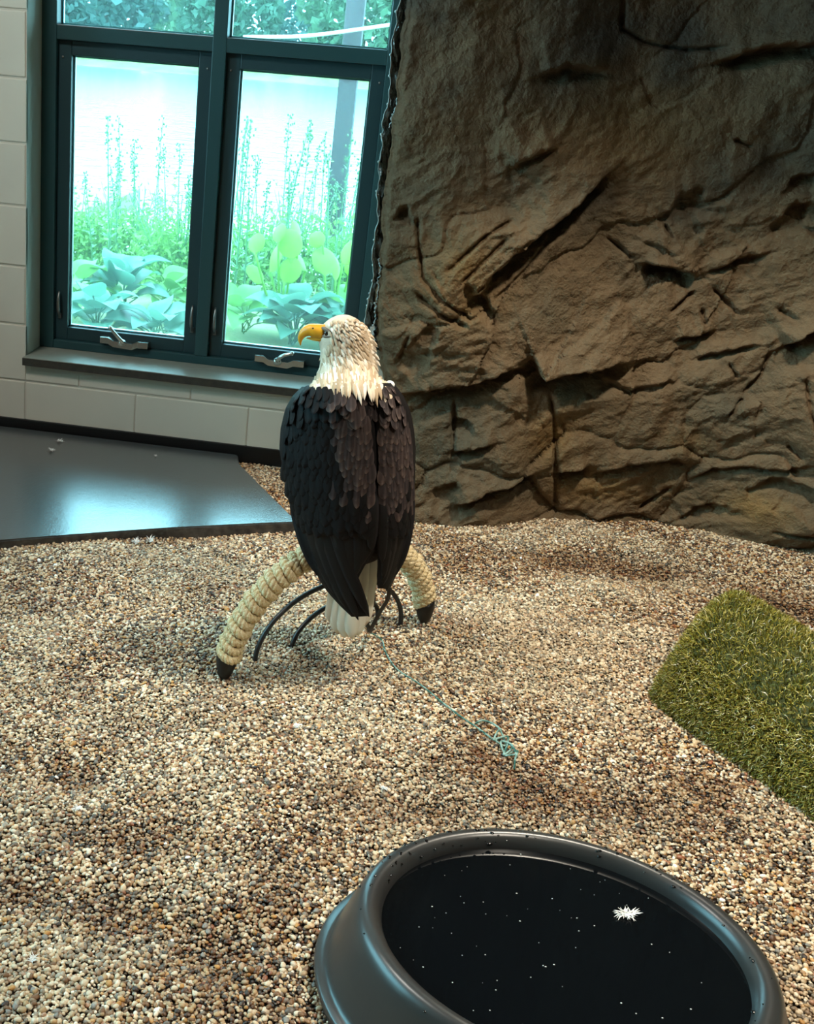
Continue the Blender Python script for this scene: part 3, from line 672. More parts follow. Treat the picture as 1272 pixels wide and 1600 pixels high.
# ------------------------------------------------------------------ bow perch
M['rope'] = pm('sisal_rope', lin((240, 226, 190)), .85, .2, noise=(160, lin((206, 178, 124)), .2), bump=(420, .9, .004))
M['rod'] = pm('black_steel_rod', (.012, .012, .013), .4, .5)
PL, PR = G(350, 1060)[:2], G(662, 972)[:2]; PCN = (PL + PR)/2; PDIR = (PR - PL); PSP = np.hypot(*PDIR); PDIR = PDIR/PSP; PNR = np.array([-PDIR[1], PDIR[0]]); PHT = .283
perch = empty('bow_perch', (PCN[0], PCN[1], 0), 'rope-wrapped bow perch on black steel hoops under the eagle', 'perch')
def bow(th):
    th = np.asarray(th); r = PSP/2; return np.stack([PCN[0] - PDIR[0]*r*np.cos(th), PCN[1] - PDIR[1]*r*np.cos(th), PHT*np.sin(th)], -1)
MB().tube(bow(np.linspace(.02, math.pi - .02, 60)), .012, 8).build('bow_rod', M['rod'], perch)
th0, th1 = .215, math.pi - .20; turns = 37; ns = turns*18
th = np.linspace(th0, th1, ns); ang = np.linspace(0, turns*2*math.pi, ns); slant = .048
thw = th + slant*np.cos(ang); c_ = bow(thw); tg = bow(thw + 1e-3) - bow(thw - 1e-3); tg /= np.linalg.norm(tg, axis=1)[:, None]
n3 = np.array([PNR[0], PNR[1], 0.]); b3 = np.cross(tg, n3); rr_ = .0205 + .0018*np.sin(ang*.37)
hel = c_ + rr_[:, None]*(np.cos(ang)[:, None]*n3 + np.sin(ang)[:, None]*b3)
rw = MB(); nf = turns*38; fi = np.linspace(0, ns - 1, nf); hf = np.stack([np.interp(fi, np.arange(ns), hel[:, k]) for k in range(3)], 1)
cf = np.stack([np.interp(fi, np.arange(ns), c_[:, k]) for k in range(3)], 1); tf = np.gradient(hf, axis=0); tf /= np.linalg.norm(tf, axis=1)[:, None]
e1 = hf - cf; e1 /= np.linalg.norm(e1, axis=1)[:, None]; e2 = np.cross(tf, e1); tw = np.arange(nf)/38*2*math.pi*5.3
for k in range(3):
    a_ = tw + k*2*math.pi/3; rw.tube(hf + .0062*(np.cos(a_)[:, None]*e1 + np.sin(a_)[:, None]*e2), .0063, 6)
wrap = rw.build('rope_wrap', M['rope'], perch)
fr_ = MB()
for k in range(420):
    i = random.randint(0, ns - 1); q = hel[i]; dv = (q - c_[i])/np.linalg.norm(q - c_[i]) ; dv = dv + np.array([random.gauss(0, .6) for _ in range(3)]); e_ = q + dv*random.uniform(.010, .02)
    fr_.tube([q, (q + e_)/2 + np.array([0, 0, random.uniform(-.002, .002)]), e_], .00035, 3, cap=False)
fz = fr_.build('rope_fibres', M['rope'], wrap); fz['kind'] = 'stuff'
for a0, a1 in ((-.02, .24), (math.pi + .02, math.pi - .225)):
    q = bow(np.linspace(a0, a1, 10)); MB().tube(q, np.interp(np.linspace(0, 1, 10), [0, .25, .8, 1], [.006, .017, .027, .026]), 12).build('foot', M['black'], perch)
for (l, r, ht) in (((398, 1034), (626, 973), .165), ((456, 1012), (590, 962), .085)):
    a_, b_ = G(*l), G(*r); t = np.linspace(-.05, math.pi + .05, 40)
    q = (a_ + b_)/2 - (b_ - a_)/2*np.cos(t)[:, None]; q[:, 2] = ht*np.sin(t)
    MB().tube(q, .0062, 8).build('hoop', M['rod'], perch)
# loose white rope end at the knot
MB().tube(spline([bow(1.05)*1 + np.array([0, -.02, .02]), W(486, 858, 2.43), W(484, 846, 2.425)], 10), np.linspace(.008, .004, 10), 7).build('rope_end', M['rope'], perch)

# ------------------------------------------------------------------ bald eagle
SIL = np.array([(493, 527, 546, 2.44, .012), (498, 516, 556, 2.44, .03), (506, 505, 566, 2.44, .042), (516, 498, 574, 2.44, .048), (528, 497, 579, 2.44, .052), (545, 500, 582, 2.44, .053), (560, 501, 583, 2.44, .055), (575, 499, 585, 2.438, .062), (588, 492, 594, 2.435, .075),
    (600, 479, 611, 2.43, .092), (620, 460, 627, 2.43, .108), (640, 449, 637, 2.435, .116), (670, 442, 643, 2.44, .12), (700, 440, 646, 2.44, .12), (750, 448, 645, 2.435, .115), (800, 463, 640, 2.425, .105), (830, 473, 636, 2.415, .09), (860, 484, 630, 2.405, .075), (900, 498, 616, 2.395, .055), (930, 518, 604, 2.385, .04), (975, 548, 592, 2.375, .02)], float)
def srow(y): return [np.interp(y, SIL[:, 0], SIL[:, k]) for k in range(1, 5)]
def surf(x, y, off=0.):
    l, r, yc, dp = srow(y); u = np.clip((x - (l + r)/2)/((r - l)/2), -.995, .995)
    return W(x, y, yc - dp*math.sqrt(1 - u*u) - off)
eagle = empty('bald_eagle', (PCN[0], PCN[1], .30), 'bald eagle seen from behind, white head turned sideways, perched on rope bow', 'eagle')
def bodycol(P):
    hd = np.clip((P[:, 2] - .655)/.01, 0, 1)[:, None]
    return np.array(lin((34, 28, 27)))*(1 - hd) + np.array(lin((206, 190, 168)))*hd
rings = []
for y in list(np.arange(493.5, 600, 5)) + list(np.arange(600, 862, 14)):
    l, r, yc, dp = srow(y); ins = 0 if y < 585 else 7; a = np.arange(28)*2*math.pi/28
    pl, pr = W(l + ins, y, yc), W(r - ins, y, yc); c0 = (pl + pr)/2; hx = (pr - pl)/2
    dd = max(dp - (.008 if y > 585 else 0), .004)
    # skull: flatter crown, brow pulled towards the beak
    rings.append(c0 + np.cos(a)[:, None]*hx + np.sin(a)[:, None]*np.array([0, dd, 0]))
last = rings[-1]; cc = last.mean(0); rings.append(cc + (last - cc)*.55 + np.array([-.002, -.006, -.03])); rings.append(cc + (last - cc)*.12 + np.array([-.004, -.01, -.05]))
body = MB().loft(rings).build('body', attr_mat('eagle_plumage', 'plume', rough=.75, spec=.2, bump=(160, .4, .004)), eagle)
setcol(body, 'plume', bodycol(np.concatenate(rings)))
# wings: shells then feathers
LW = np.array([(606, 474, 545), (620, 459, 566), (640, 448, 580), (670, 441, 585), (700, 439, 587), (750, 447, 588), (800, 462, 588), (830, 472, 588), (860, 484, 584), (885, 492, 568), (905, 501, 558), (925, 515, 562), (945, 533, 568), (962, 551, 575)], float)
RWt = np.array([(600, 590, 613), (620, 587, 628), (640, 587, 638), (670, 588, 644), (700, 589, 647), (750, 590, 646), (800, 590, 641), (850, 589, 633), (880, 590, 623), (900, 589, 616), (918, 591, 607)], float)
M['wing'] = pm('wing_under', lin((20, 17, 18)), .7, .2)
M['covert'] = attr_mat('covert_feather', 'fcol', rough=.7, spec=.15)
M['flight'] = attr_mat('flight_feather', 'fcol', rough=.6, spec=.2)
def wing(T, bulge):
    rows = np.linspace(T[0, 0], T[-1, 0], 46); P = np.zeros((46, 12, 3)); Q = np.zeros((46, 12, 3))
    for i, y in enumerate(rows):
        l = np.interp(y, T[:, 0], T[:, 1]); r = np.interp(y, T[:, 0], T[:, 2])
        for j, s in enumerate(np.linspace(0, 1, 12)):
            P[i, j] = surf(l + (r - l)*s, y, .003 + bulge*math.sin(math.pi*s)); Q[i, j] = P[i, j] + np.array([0, .004, 0])
    m = MB(); m.grid(P); o = m.build('wing', M['wing'], eagle); md = o.modifiers.new('thick', 'SOLIDIFY'); md.thickness = .004; md.offset = -1
    return o
wl_, wr_ = wing(LW, .006), wing(RWt, .006)
def feather_mesh(name, ln, wd, cen, edge, mat, point=.0, seg=8):
    t = np.linspace(0, 1, seg); w = wd*np.interp(t, [0, .25, .6, .82, .94, 1], [.55, .9, 1, .82 - .3*point, .5 - .25*point, .06]); P = np.zeros((seg, 7, 3)); K = np.zeros((seg, 7))
    for j, s in enumerate(np.linspace(-1, 1, 7)):
        P[:, j] = np.stack([w*s*.5, -wd*.12*(1 - s*s)*np.ones(seg), -ln*t + wd*.10*(1 - s*s)*(t > .97)], 1); K[:, j] = np.clip(np.maximum(abs(s)**3*.6*t, ((t - .72)/.28).clip(0, 1)**1.5*.9) , 0, 1) + .25*(abs(s) < .05)
    m = MB(); m.grid(P); o = m.build(name, mat); K = K.reshape(-1, 1).clip(0, 1); setcol(o, 'fcol', np.array(lin(cen))*(1 - K) + np.array(lin(edge))*K)
    d_ = o.data; bpy.data.objects.remove(o); return d_
cov = [feather_mesh('feather', 1, .62, c0, c1, M['covert']) for c0, c1 in (((42, 34, 34), (100, 86, 82)), ((36, 30, 31), (88, 76, 74)), ((47, 38, 37), (108, 92, 86)))]
drk = [feather_mesh('feather', 1, .62, c0, c1, M['covert']) for c0, c1 in (((15, 13, 14), (29, 26, 27)), ((13, 11, 12), (25, 23, 24)))]
def lay(me, x, y, ln, wd, par, ang=0., off=.005, lift=.10):
    p = Vector(surf(x, y, off)); dx = Vector(surf(x + 1.5, y, off)) - Vector(surf(x - 1.5, y, off)); dy = Vector(surf(x, y + 2, off)) - Vector(surf(x, y - 2, off))
    n_ = dx.cross(dy); n_.normalize()
    if n_.y > 0: n_ = -n_
    dn = dy.normalized(); dn = Matrix.Rotation(ang, 3, n_) @ dn; dn = (dn + n_*lift).normalized()
    ez = -dn; ey = -n_; ey = (ey - ez*ey.dot(ez)).normalized(); ex = ey.cross(ez)
    Mx = Matrix(((ex.x*wd, ey.x*wd, ez.x*ln, p.x), (ex.y*wd, ey.y*wd, ez.y*ln, p.y), (ex.z*wd, ey.z*wd, ez.z*ln, p.z), (0, 0, 0, 1)))
    return inst('feather', me, Mx, par)
for T, par, st in ((LW, wl_, 12.5), (RWt, wr_, 12.)):
    k = 0
    for y in np.arange(606, 812, 11.5):
        l = np.interp(y, T[:, 0], T[:, 1]); r = np.interp(y, T[:, 0], T[:, 2]); k += 1
        n_ = max(2, int(round((r - l)/st))); g0 = (y - 606)/206
        for j in range(n_ + 1):
            x = l + (3 if par is wl_ else 11) + (r - l - 15)*min(1, max(0, (j + (.25 if k % 2 else -.25))/n_)) + random.uniform(-1.5, 1.5); yy = y + random.uniform(-3, 3)
            me_ = random.choice(cov if (par is wr_ or x + random.gauss(0, 16) > 515 + 30*g0) and g0 + random.gauss(0, .06) < .8 else drk)  # left flank takes the dark copies, its shade put into the feather colour
            ln = (.040 + .022*g0)*random.uniform(.92, 1.1); lay(me_, x, yy, ln, ln*random.uniform(.86, .98), par, random.gauss(0, .07), (.0105 if par is wl_ else .0035) + .006*math.sin(math.pi*min(1, max(0, (x - l)/(r - l)))) + .0008*random.random(), .075)
# mantle between the wings, under the hackles
for y in np.arange(607, 645, 8):
    for x in np.arange(500, 612 if y > 606 else 600, 11):
        lay(random.choice(cov), x + random.uniform(-3, 3), y, .028, .025, body, random.gauss(0, .10), -.001 + (y - 607)*.00020, .06)
def vane(par, pts, w0, seed, dark=0, off=.010):
    """long flight feather along pixel points on the wing surface"""
    pts = spline(np.array(pts, float), 14); m = len(pts); t = np.linspace(0, 1, m); P = np.zeros((m, 5, 3)); K = np.zeros((m, 5))
    tx = np.gradient(pts, axis=0); nx = np.stack([-tx[:, 1], tx[:, 0]], 1); nx /= np.linalg.norm(nx, axis=1)[:, None]; w = w0*np.interp(t, [0, .2, .75, .92, 1], [.7, 1, .95, .6, .05])
    for i in range(m):
        for j, s in enumerate(np.linspace(-1, 1, 5)):
            q = pts[i] + nx[i]*w[i]*.5*s; P[i, j] = surf(q[0], q[1], (off + .005)*min(1., t[i]*2.2) - .002*(t[i] < .1) + .003*(1 - s*s) + .0012*s*(1 if pts[0][0] < 588 else -1)); K[i, j] = .9*(abs(s) > .9)*.6 + .1
    mm = MB(); mm.grid(P); o = mm.build('flight_feather', M['flight'], par); K = K.reshape(-1, 1); setcol(o, 'fcol', np.array(lin((12, 11, 12)))*(1 - K) + np.array(lin((38, 34, 36)))*K)
    md = o.modifiers.new('thick', 'SOLIDIFY'); md.thickness = .0012
for k, (a, b, c_) in enumerate((((458, 775), (478, 850), (504, 905)), ((466, 765), (490, 850), (522, 928)), ((476, 760), (505, 860), (540, 950)), ((488, 760), (520, 870), (560, 969)), ((502, 765), (540, 880), (577, 964)),
        ((580, 740), (582, 800), (580, 862)), ((575, 755), (582, 815), (571, 874)), ((562, 765), (574, 830), (563, 886)), ((548, 770), (562, 840), (556, 900)), ((530, 768), (545, 850), (549, 910)), ((516, 766), (532, 850), (548, 912)))):
    vane(wl_, (a, b, c_), 21, k, off=.006 + .0012*(k % 6))
for k, (a, b, c_) in enumerate((((642, 770), (632, 850), (612, 905)), ((634, 765), (622, 850), (604, 924)), ((622, 765), (612, 850), (598, 915)), ((610, 765), (606, 840), (599, 905)), ((600, 745), (600, 810), (597, 880)))):
    vane(wr_, (a, b, c_), 19, k, off=.006 + .0012*k)
# white wrist patch
MB().ball(W(609, 601, 2.405), (.011, .010, .009), 10, 7).build('wrist_tuft', M['down'], wr_)
MB().tube([surf(479, 638, .014), surf(476, 644, .014)], [.001, .0025], 6).build('loose_down', M['down'], wl_)
# tail
M['tail'] = attr_mat('tail_white', 'fcol', rough=.7, spec=.2)
tail = MB(); tail.loft([W(560, 850, 2.42) + .03*np.stack([np.cos(ta[::8]), .5*np.sin(ta[::8]), 0*ta[::8]], 1), W(555, 890, 2.41) + .035*np.stack([np.cos(ta[::8]), .35*np.sin(ta[::8]), 0*ta[::8]], 1), W(548, 920, 2.405) + .03*np.stack([np.cos(ta[::8]), .2*np.sin(ta[::8]), 0*ta[::8]], 1)])
tailo = tail.build('tail', pm('tail_base', lin((225, 220, 205)), .8, .2), eagle)
for k, (a, b, Yt, w0) in enumerate((((530, 870), (515, 972), 2.402, 18), ((540, 868), (524, 988), 2.396, 20), ((548, 866), (536, 995), 2.391, 22), ((560, 864), (548, 997), 2.387, 22), ((572, 862), (557, 992), 2.391, 22), ((588, 858), (568, 976), 2.397, 20))):
    t = np.linspace(0, 1, 14); w = w0*np.interp(t, [0, .4, .85, .96, 1], [.6, .9, 1.05, .8, .25]); P = np.zeros((14, 5, 3)); K = np.zeros((14, 5))
    for j, s in enumerate(np.linspace(-1, 1, 5)):
        for i in range(14):
            P[i, j] = W(a[0] + (b[0] - a[0])*t[i] + w[i]*.5*s, a[1] + (b[1] - a[1])*t[i] + 2*s, Yt + .0015*s - .003*(1 - s*s)); K[i, j] = .25*(abs(s) > .9) + .15*(t[i] < .5)
    mm = MB(); mm.grid(P); o = mm.build('tail_feather', M['tail'], tailo); K = K.reshape(-1, 1); setcol(o, 'fcol', np.array(lin((238, 232, 216)))*(1 - K) + np.array(lin((206, 196, 170)))*K)
    md = o.modifiers.new('thick', 'SOLIDIFY'); md.thickness = .001
# head hackles: pointed cream feathers in rows from brow to nape
hk = MB(); hc = []
def hackle(x, y, ang, ln, wd, off, tone):
    p = surf(x, y, off); dx = math.sin(ang); dy = math.cos(ang); nseg = 4; P = []
    for i, t in enumerate((0, .35, .7, 1.0)):
        q = np.array([x + dx*ln*t, y + dy*ln*t]); hw = wd*(.75, 1, .72, .04)[i]*.5; nx = np.array([dy, -dx])
        of = off + .0035*math.sin(math.pi*min(1, t*.8)) + .001*t
        P.append([surf(*(q - nx*hw), of - .001), surf(*q, of + .0016), surf(*(q + nx*hw), of - .001)])
    hk.grid(np.array(P)); hc.extend([tone]*12)
tones = [np.array(lin(c_)) for c_ in ((228, 212, 190), (214, 196, 170), (198, 178, 152), (238, 228, 212), (180, 158, 130))]
for y in np.arange(500, 600, 5.2):
    l, r, yc, dp = srow(y); q = (y - 500)/95
    for x in np.arange(l + 6, r + 3, 6.0 - 1.2*(1 - q)):
        if x < 514 and 506 < y < 540: continue
        xx = min(max(x + random.uniform(-2, 2), l + 1.5), r - 1.5); side = (xx - l)/(r - l)
        an = (.95 - .75*q)*(.35 + .9*side) + random.gauss(0, .10)
        if y > 566: an = .25*(side - .35) + random.gauss(0, .08)
        ln = (8 + 17*q)*random.uniform(.8, 1.2)
        if y > 578 and random.random() < .5: ln *= random.uniform(1.0, 1.6)
        hackle(xx, y + random.uniform(-2, 2), an, ln, (4.4 + 2.6*q), .0025 + .011*q**3, random.choice(tones)*random.uniform(.85, 1.05))
hko = hk.build('hackles', attr_mat('hackle_feather', 'hcol', rough=.75, spec=.15), eagle); setcol(hko, 'hcol', np.array(hc)); hko['kind'] = 'stuff'
# outline wisps at nape and throat give the ragged silhouette
ws = MB(); wc = []
for k in range(130):
    y = random.uniform(502, 592); l, r, yc, dp = srow(y); s = 1 if random.random() < .72 else -1
    if s < 0 and y < 545: continue
    x = (r - 3 if s > 0 else l + 3); ln = random.uniform(10, 20); hw = 2.4
    a0, b0 = W(x, y - hw, yc - random.uniform(-.03, .03)), None; Yw = a0[1]
    e_ = W(x + s*random.uniform(2, 6), y + ln, Yw - .004); ws.add([W(x - 3*s, y - 3, Yw - .006), W(x + s, y - 3, Yw - .003), W(x + s*2.5, y + ln*.5, Yw - .004), e_, W(x - s*2.5, y + ln*.5, Yw - .009)], [(0, 1, 2, 4), (4, 2, 3)]); wc += [random.choice(tones)]*5
wo = ws.build('nape_wisps', hko.data.materials[0], eagle); setcol(wo, 'hcol', np.array(wc)); wo['kind'] = 'stuff'
# beak, cere, eye, brow
M['beak'] = pm('yellow_beak', lin((226, 160, 34)), .38, .5, noise=(60, lin((206, 140, 30)), .2))
YH = 2.425
def beakloft(path, half, depth):
    path = spline(np.array(path, float), 16); m = len(path); h_ = np.interp(np.linspace(0, 1, m), np.linspace(0, 1, len(half)), half); d_ = np.interp(np.linspace(0, 1, m), np.linspace(0, 1, len(depth)), depth)
    tx = np.gradient(path, axis=0); nx = np.stack([-tx[:, 1], tx[:, 0]], 1); nx /= np.linalg.norm(nx, axis=1)[:, None]; rg = []
    for i in range(m):
        a_, b_ = W(*(path[i] - nx[i]*h_[i]), YH), W(*(path[i] + nx[i]*h_[i]), YH); ang = np.arange(12)*2*math.pi/12
        rg.append((a_ + b_)/2 + np.cos(ang)[:, None]*(b_ - a_)/2 + np.sin(ang)[:, None]*np.array([0, d_[i], 0]))
    return rg
bk = MB(); bk.loft(beakloft([(506, 519), (494, 517), (483, 516), (474, 521), (469.5, 529), (469.5, 540)], [12, 11.5, 10, 7.5, 4.2, .6], [.019, .017, .014, .010, .006, .001])); beak = bk.build('beak', M['beak'], eagle)
bk = MB(); bk.loft(beakloft([(508, 529), (495, 529), (485, 528.5), (479, 528)], [5, 4.2, 3, .8], [.014, .012, .008, .003])); bk.build('lower_mandible', M['beak'], beak)
MB().ball(W(489, 513, YH - .0165), (.0024, .0016, .002), 8, 5).build('nostril', M['black'], beak)
MB().ball(surf(511, 521, -.001), (.0062, .004, .0056), 12, 8).build('eye', pm('dark_eye', (.02, .012, .006), .1, .7), eagle)
M['brow'] = pm('grey_brow', lin((120, 108, 98)), .8, .2)
MB().tube(spline([surf(499, 513, .002), surf(508, 514, .003), surf(519, 521, .002)], 8), [.002, .0035, .004, .0042, .004, .0035, .003, .002], 7).build('brow', M['brow'], eagle)
MB().tube(spline([surf(502, 522, .0005), surf(508, 526, .001), surf(517, 526, .0005)], 8), [.0015, .0025, .003, .003, .003, .0025, .002, .001], 6).build('lore', M['brow'], eagle)
# legs and feet gripping the rope
M['foot'] = pm('yellow_scaled_foot', lin((214, 160, 50)), .5, .4, bump=(300, .5, .003)); M['talon'] = pm('black_talon', (.01, .01, .01), .25, .5)
for s in (1.42, 1.66):
    q = bow(s); top = q + np.array([0, 0, .03]); m = MB(); hip = q + np.array([0, -.055, .135])
    m.tube(spline([hip, q + np.array([0, -.03, .08]), top], 10), np.linspace(.028, .011, 10), 10); lg = m.build('leg', M['foot'], eagle)
    for k, (ax, fw) in enumerate(((-.018, 1), (0, 1), (.018, 1), (0, -1))):
        b = top + np.array([PDIR[0]*ax*.4, PDIR[1]*ax*.4, .004]); pth = []
        for a_ in np.linspace(.25, 2.0, 8): pth.append(bow(s + ax*1.6) + .040*(np.sin(a_)*fw*np.array([PNR[0], PNR[1], 0]) + np.cos(a_)*np.array([0, 0, 1.])))
        pth = np.array([b] + pth); MB().tube(pth, np.linspace(.0095, .007, len(pth)), 8).build('toe', M['foot'], lg)
        e_ = pth[-1]; MB().tube(spline([e_, e_ + np.array([0, 0, -.012]) - fw*.004*np.array([PNR[0], PNR[1], 0]), e_ + np.array([0, 0, -.022]) - fw*.014*np.array([PNR[0], PNR[1], 0])], 6), np.linspace(.005, .0006, 6), 6).build('talon', M['talon'], lg)
# jesses and leash
M['leather'] = pm('black_leather', (.012, .011, .011), .5, .4)
def strap(pts, lab):
    m = MB(); m.tube(spline(pts, 20), .0052, 8, flat=.35, up=(0, 1, 0)); return tag(m.build('jess_strap', M['leather'], origin=pts[-1]), lab, 'strap', 'leather jesses below the eagle')
end = G(578, 988, .012)
strap([bow(1.66) + np.array([0, -.03, .06]), W(606, 905, 2.46), W(608, 926, 2.47), W(594, 956, 2.52), W(580, 982, 2.56), end], 'black leather jess hanging from the eagle onto the gravel')
strap([bow(1.42) + np.array([0, -.03, .06]), W(580, 915, 2.46), W(584, 940, 2.49), W(572, 968, 2.54), W(577, 985, 2.57), end + np.array([-.004, 0, 0])], 'black leather jess hanging from the eagle onto the gravel')
M['cord'] = pm('green_cord', lin((40, 92, 82)), .6, .3, noise=(60, lin((150, 180, 170)), .10))
leash = empty('leash', G(690, 1100), 'thin green braided leash lying across the gravel to a tangled knot', 'leash')
def gz(x, y, dz=.006): q = G(x, y); return np.array([q[0], q[1], float(hgt(q[0], q[1])) + dz])
lp = spline([end, gz(592, 997), gz(602, 1018), (gz(612, 1036)), gz(622, 1050), gz(655, 1074), gz(690, 1102), gz(725, 1132), gz(752, 1152), gz(770, 1164)], 70)
MB().tube(lp, .0020, 7).build('cord', M['cord'], leash)
kp = [gz(770, 1164, .008)]
for k in range(15):
    t = k/14; a_ = k*2.35; kp.append(gz(774 + 28*t + 9*math.cos(a_), 1160 + 30*t + 9*math.sin(a_), .008 + .010*(k % 3)/2))
kp.append(gz(803, 1205, .006))
MB().tube(spline(kp, 160), .0022, 7).build('knot', M['cord'], leash)
MB().tube(spline([gz(741, 1141, .008), gz(752, 1136, .01), gz(768, 1142, .012), gz(782, 1152, .012)], 14), .0022, 6).build('loose_end', M['cord'], leash)

# ------------------------------------------------------------------ outdoors
M['lawn'] = pm('garden_soil', lin((150, 150, 112)), .9, noise=(6, lin((120, 140, 92)), .2), bump=(40, .5, .02))
M['pond'] = pm('pond_water', lin((120, 140, 130)), .18, .9, bump=(2.5, .35, .12))
gd = MB(); yy = np.linspace(4.1, 8.6, 40); xx = np.linspace(-9, 7, 60); gX, gY = np.meshgrid(xx, yy)
gd.grid(np.stack([gX, gY, .03*pn(gX*1.3, gY*1.3, 3) + np.interp(gY, [4.1, 7.5, 8.6], [.02, 0, -.25])], 2)); tag(gd.build('ground', M['lawn']), 'pale planted ground outside the window', kind='structure')
MB().box((-90, 8.3, -.4), (70, 95, -.17)).build('pond', M['pond'], smooth=False); tag(bpy.data.objects['pond'], 'bright pond reflecting the overcast sky', kind='structure')
bn = MB(); bx = np.linspace(-70, 50, 120); bt = np.linspace(0, 1, 8); bX, bT = np.meshgrid(bx, bt)
bn.grid(np.stack([bX, 88 + bT*12, -.3 + bT**.7*1.8 + .25*pn(bX*.5, bT*3, 8)], 2)); tag(bn.build('bank', pm('far_bank', lin((150, 160, 110)), .9, noise=(.6, lin((110, 130, 80)), .2))), 'grassy far bank of the pond', kind='structure')
MB().box((-6, -12, -.3), (-2.95, 12, -.05)).build('side_lawn', M['lawn'], smooth=False); tag(bpy.data.objects['side_lawn'], 'ground outside the side window', kind='structure')
# far trees
M['tree'] = [leafmat('tree_leaf_%d' % k, lin(a), lin(b)) for k, (a, b) in enumerate((((62, 98, 88), (92, 132, 108)), ((54, 88, 90), (84, 120, 112)), ((74, 112, 90), (108, 144, 110))))]  # greens shifted towards blue, distance haze put into the leaf colour
M['bark'] = pm('bark', lin((84, 72, 60)), .9)
def far_tree(x, y, hgt_, wid, mat, label):
    o = empty('tree', (x, y, .8), label, 'tree', 'trees along the far bank')
    MB().tube([(x, y, .5), (x + .2, y, hgt_*.5)], [.35, .2], 8).build('trunk', M['bark'], o)
    m = MB(); nq = 4200; v = rng.normal(0, 1, (nq, 3)); v /= np.linalg.norm(v, axis=1)[:, None]; rad = .55 + .45*rng.random(nq)**.5
    lump = 1 + .28*pn(v[:, 0]*2.4 + x, v[:, 2]*2.4 + v[:, 1], 3)
    c0 = np.stack([x + v[:, 0]*wid*rad*lump, y + v[:, 1]*wid*.6*rad*lump, hgt_*.52 + v[:, 2]*hgt_*.5*rad*lump], 1)
    d1 = rng.normal(0, 1, (nq, 3)); d2 = rng.normal(0, 1, (nq, 3)); s = wid*.075
    Vv = np.stack([c0 - d1*s*.5, c0 + d2*s*.5, c0 + d1*s*.5, c0 - d2*s*.5], 1).reshape(-1, 3)
    m.add(Vv, (np.arange(nq)[:, None]*4 + [0, 1, 2, 3]).tolist())
    cr = m.build('crown', mat, o, False); cr['kind'] = 'stuff'
lab3 = ('tall dark green tree on the far bank of the pond', 'bluish green bushy tree on the far bank of the pond', 'light green loose tree on the far bank of the pond')
for k in range(14):
    x = -46 + k*5.0; far_tree(x, 93 + (k % 2)*11, random.uniform(8, 9.5) + (k % 2)*2, random.uniform(4.2, 4.7), M['tree'][k % 3], lab3[k % 3])
# timber post and white line by the pond
pw = W(533, 240, 7.3); MB().box((pw[0] - .055, 7.25, -.2), (pw[0] + .055, 7.36, 3.2), .008).build('timber_post', pm('weathered_timber', lin((84, 76, 84)), .8, noise=(12, lin((70, 62, 70)), .2)), origin=(0, 0, 0), smooth=False)
tag(bpy.data.objects['timber_post'], 'weathered grey timber post rising behind the garden plants', 'post')
ln_ = MB(); ln_.tube(spline([W(380, 58, 7.1), W(480, 56, 7.15), W(560, 46, 7.2), W(640, 34, 7.2), W(800, 5, 7.2)], 24), .012, 6); tag(ln_.build('white_cable', M['down']), 'white cable strung past the timber post', 'cable')
# hostas
def hosta_leaf(seed, wid, cup):
    ns_, nc = 12, 9; P = np.zeros((ns_, nc, 3)); t = np.linspace(0, 1, ns_); w = wid*np.interp(t, [0, .08, .3, .6, .85, 1], [.25, .75, 1, .85, .42, .03])
    for j, s in enumerate(np.linspace(-1, 1, nc)):
        rib = .012*math.cos(s*14)
        P[:, j] = np.stack([w*s*.5, t*1.0 - .10*(abs(s)**2)*(t < .15)*1, .26*np.sin(t*2.2) - .30*t*t + cup*s*s*w + rib*np.sin(t*3.1)], 1)
    m = MB(); m.grid(P); m.tube([(0, -.55, -.55), (0, -.25, -.14), (0, .05, .02)], [.022, .02, .018], 5)
    o = m.build('leaf', None); d_ = o.data; bpy.data.objects.remove(o); return d_
hl = [hosta_leaf(k, w, c0) for k, (w, c0) in enumerate(((.92, .10), (.82, .14), (1.0, .06)))]
M['hosta_blue'] = leafmat('blue_green_leaf', lin((60, 112, 100)), lin((104, 150, 130)), .35)
M['hosta_lime'] = leafmat('lime_leaf', lin((100, 168, 46)), lin((140, 190, 70)), .4)
M['hosta_green'] = leafmat('mid_green_leaf', lin((80, 140, 66)), lin((120, 170, 90)), .4)
hmesh = {}
for k in ('hosta_blue', 'hosta_lime', 'hosta_green'):
    hmesh[k] = []
    for q in hl:
        d_ = q.copy(); d_.materials.append(M[k]); d_.polygons.foreach_set('use_smooth', [True]*len(d_.polygons)); hmesh[k].append(d_)
def hosta(px_, py_, Yq, n, size, mat, label, up=0., nm='hosta'):
    random.seed(int(px_*7 + Yq*100))
    c0 = W(px_, py_, Yq); c0[2] = max(c0[2], .01)
    o = empty(nm, (c0[0], c0[1], .01), label, 'plant', 'broad-leaved plants outside the window')
    for k in range(n):
        az = k*2.399 + random.uniform(-.3, .3); tier = k/n; el = .25 + .9*tier + up; s = size*random.uniform(.8, 1.2)*(1 - .25*tier)
        rad = .55*s*(1 - .55*tier)
        p = Vector((c0[0] + math.cos(az)*rad, c0[1] + math.sin(az)*rad, .01 + s*(.42 + .85*tier + up*.6)))
        Mx = Matrix.Translation(p) @ Matrix.Rotation(az - math.pi/2, 4, 'Z') @ Matrix.Rotation(el*.75 - .35, 4, 'X') @ Matrix.Rotation(random.gauss(0, .2), 4, 'Y') @ Matrix.Scale(s, 4)
        inst('leaf', random.choice(hmesh[mat]), Mx, o)
    return o
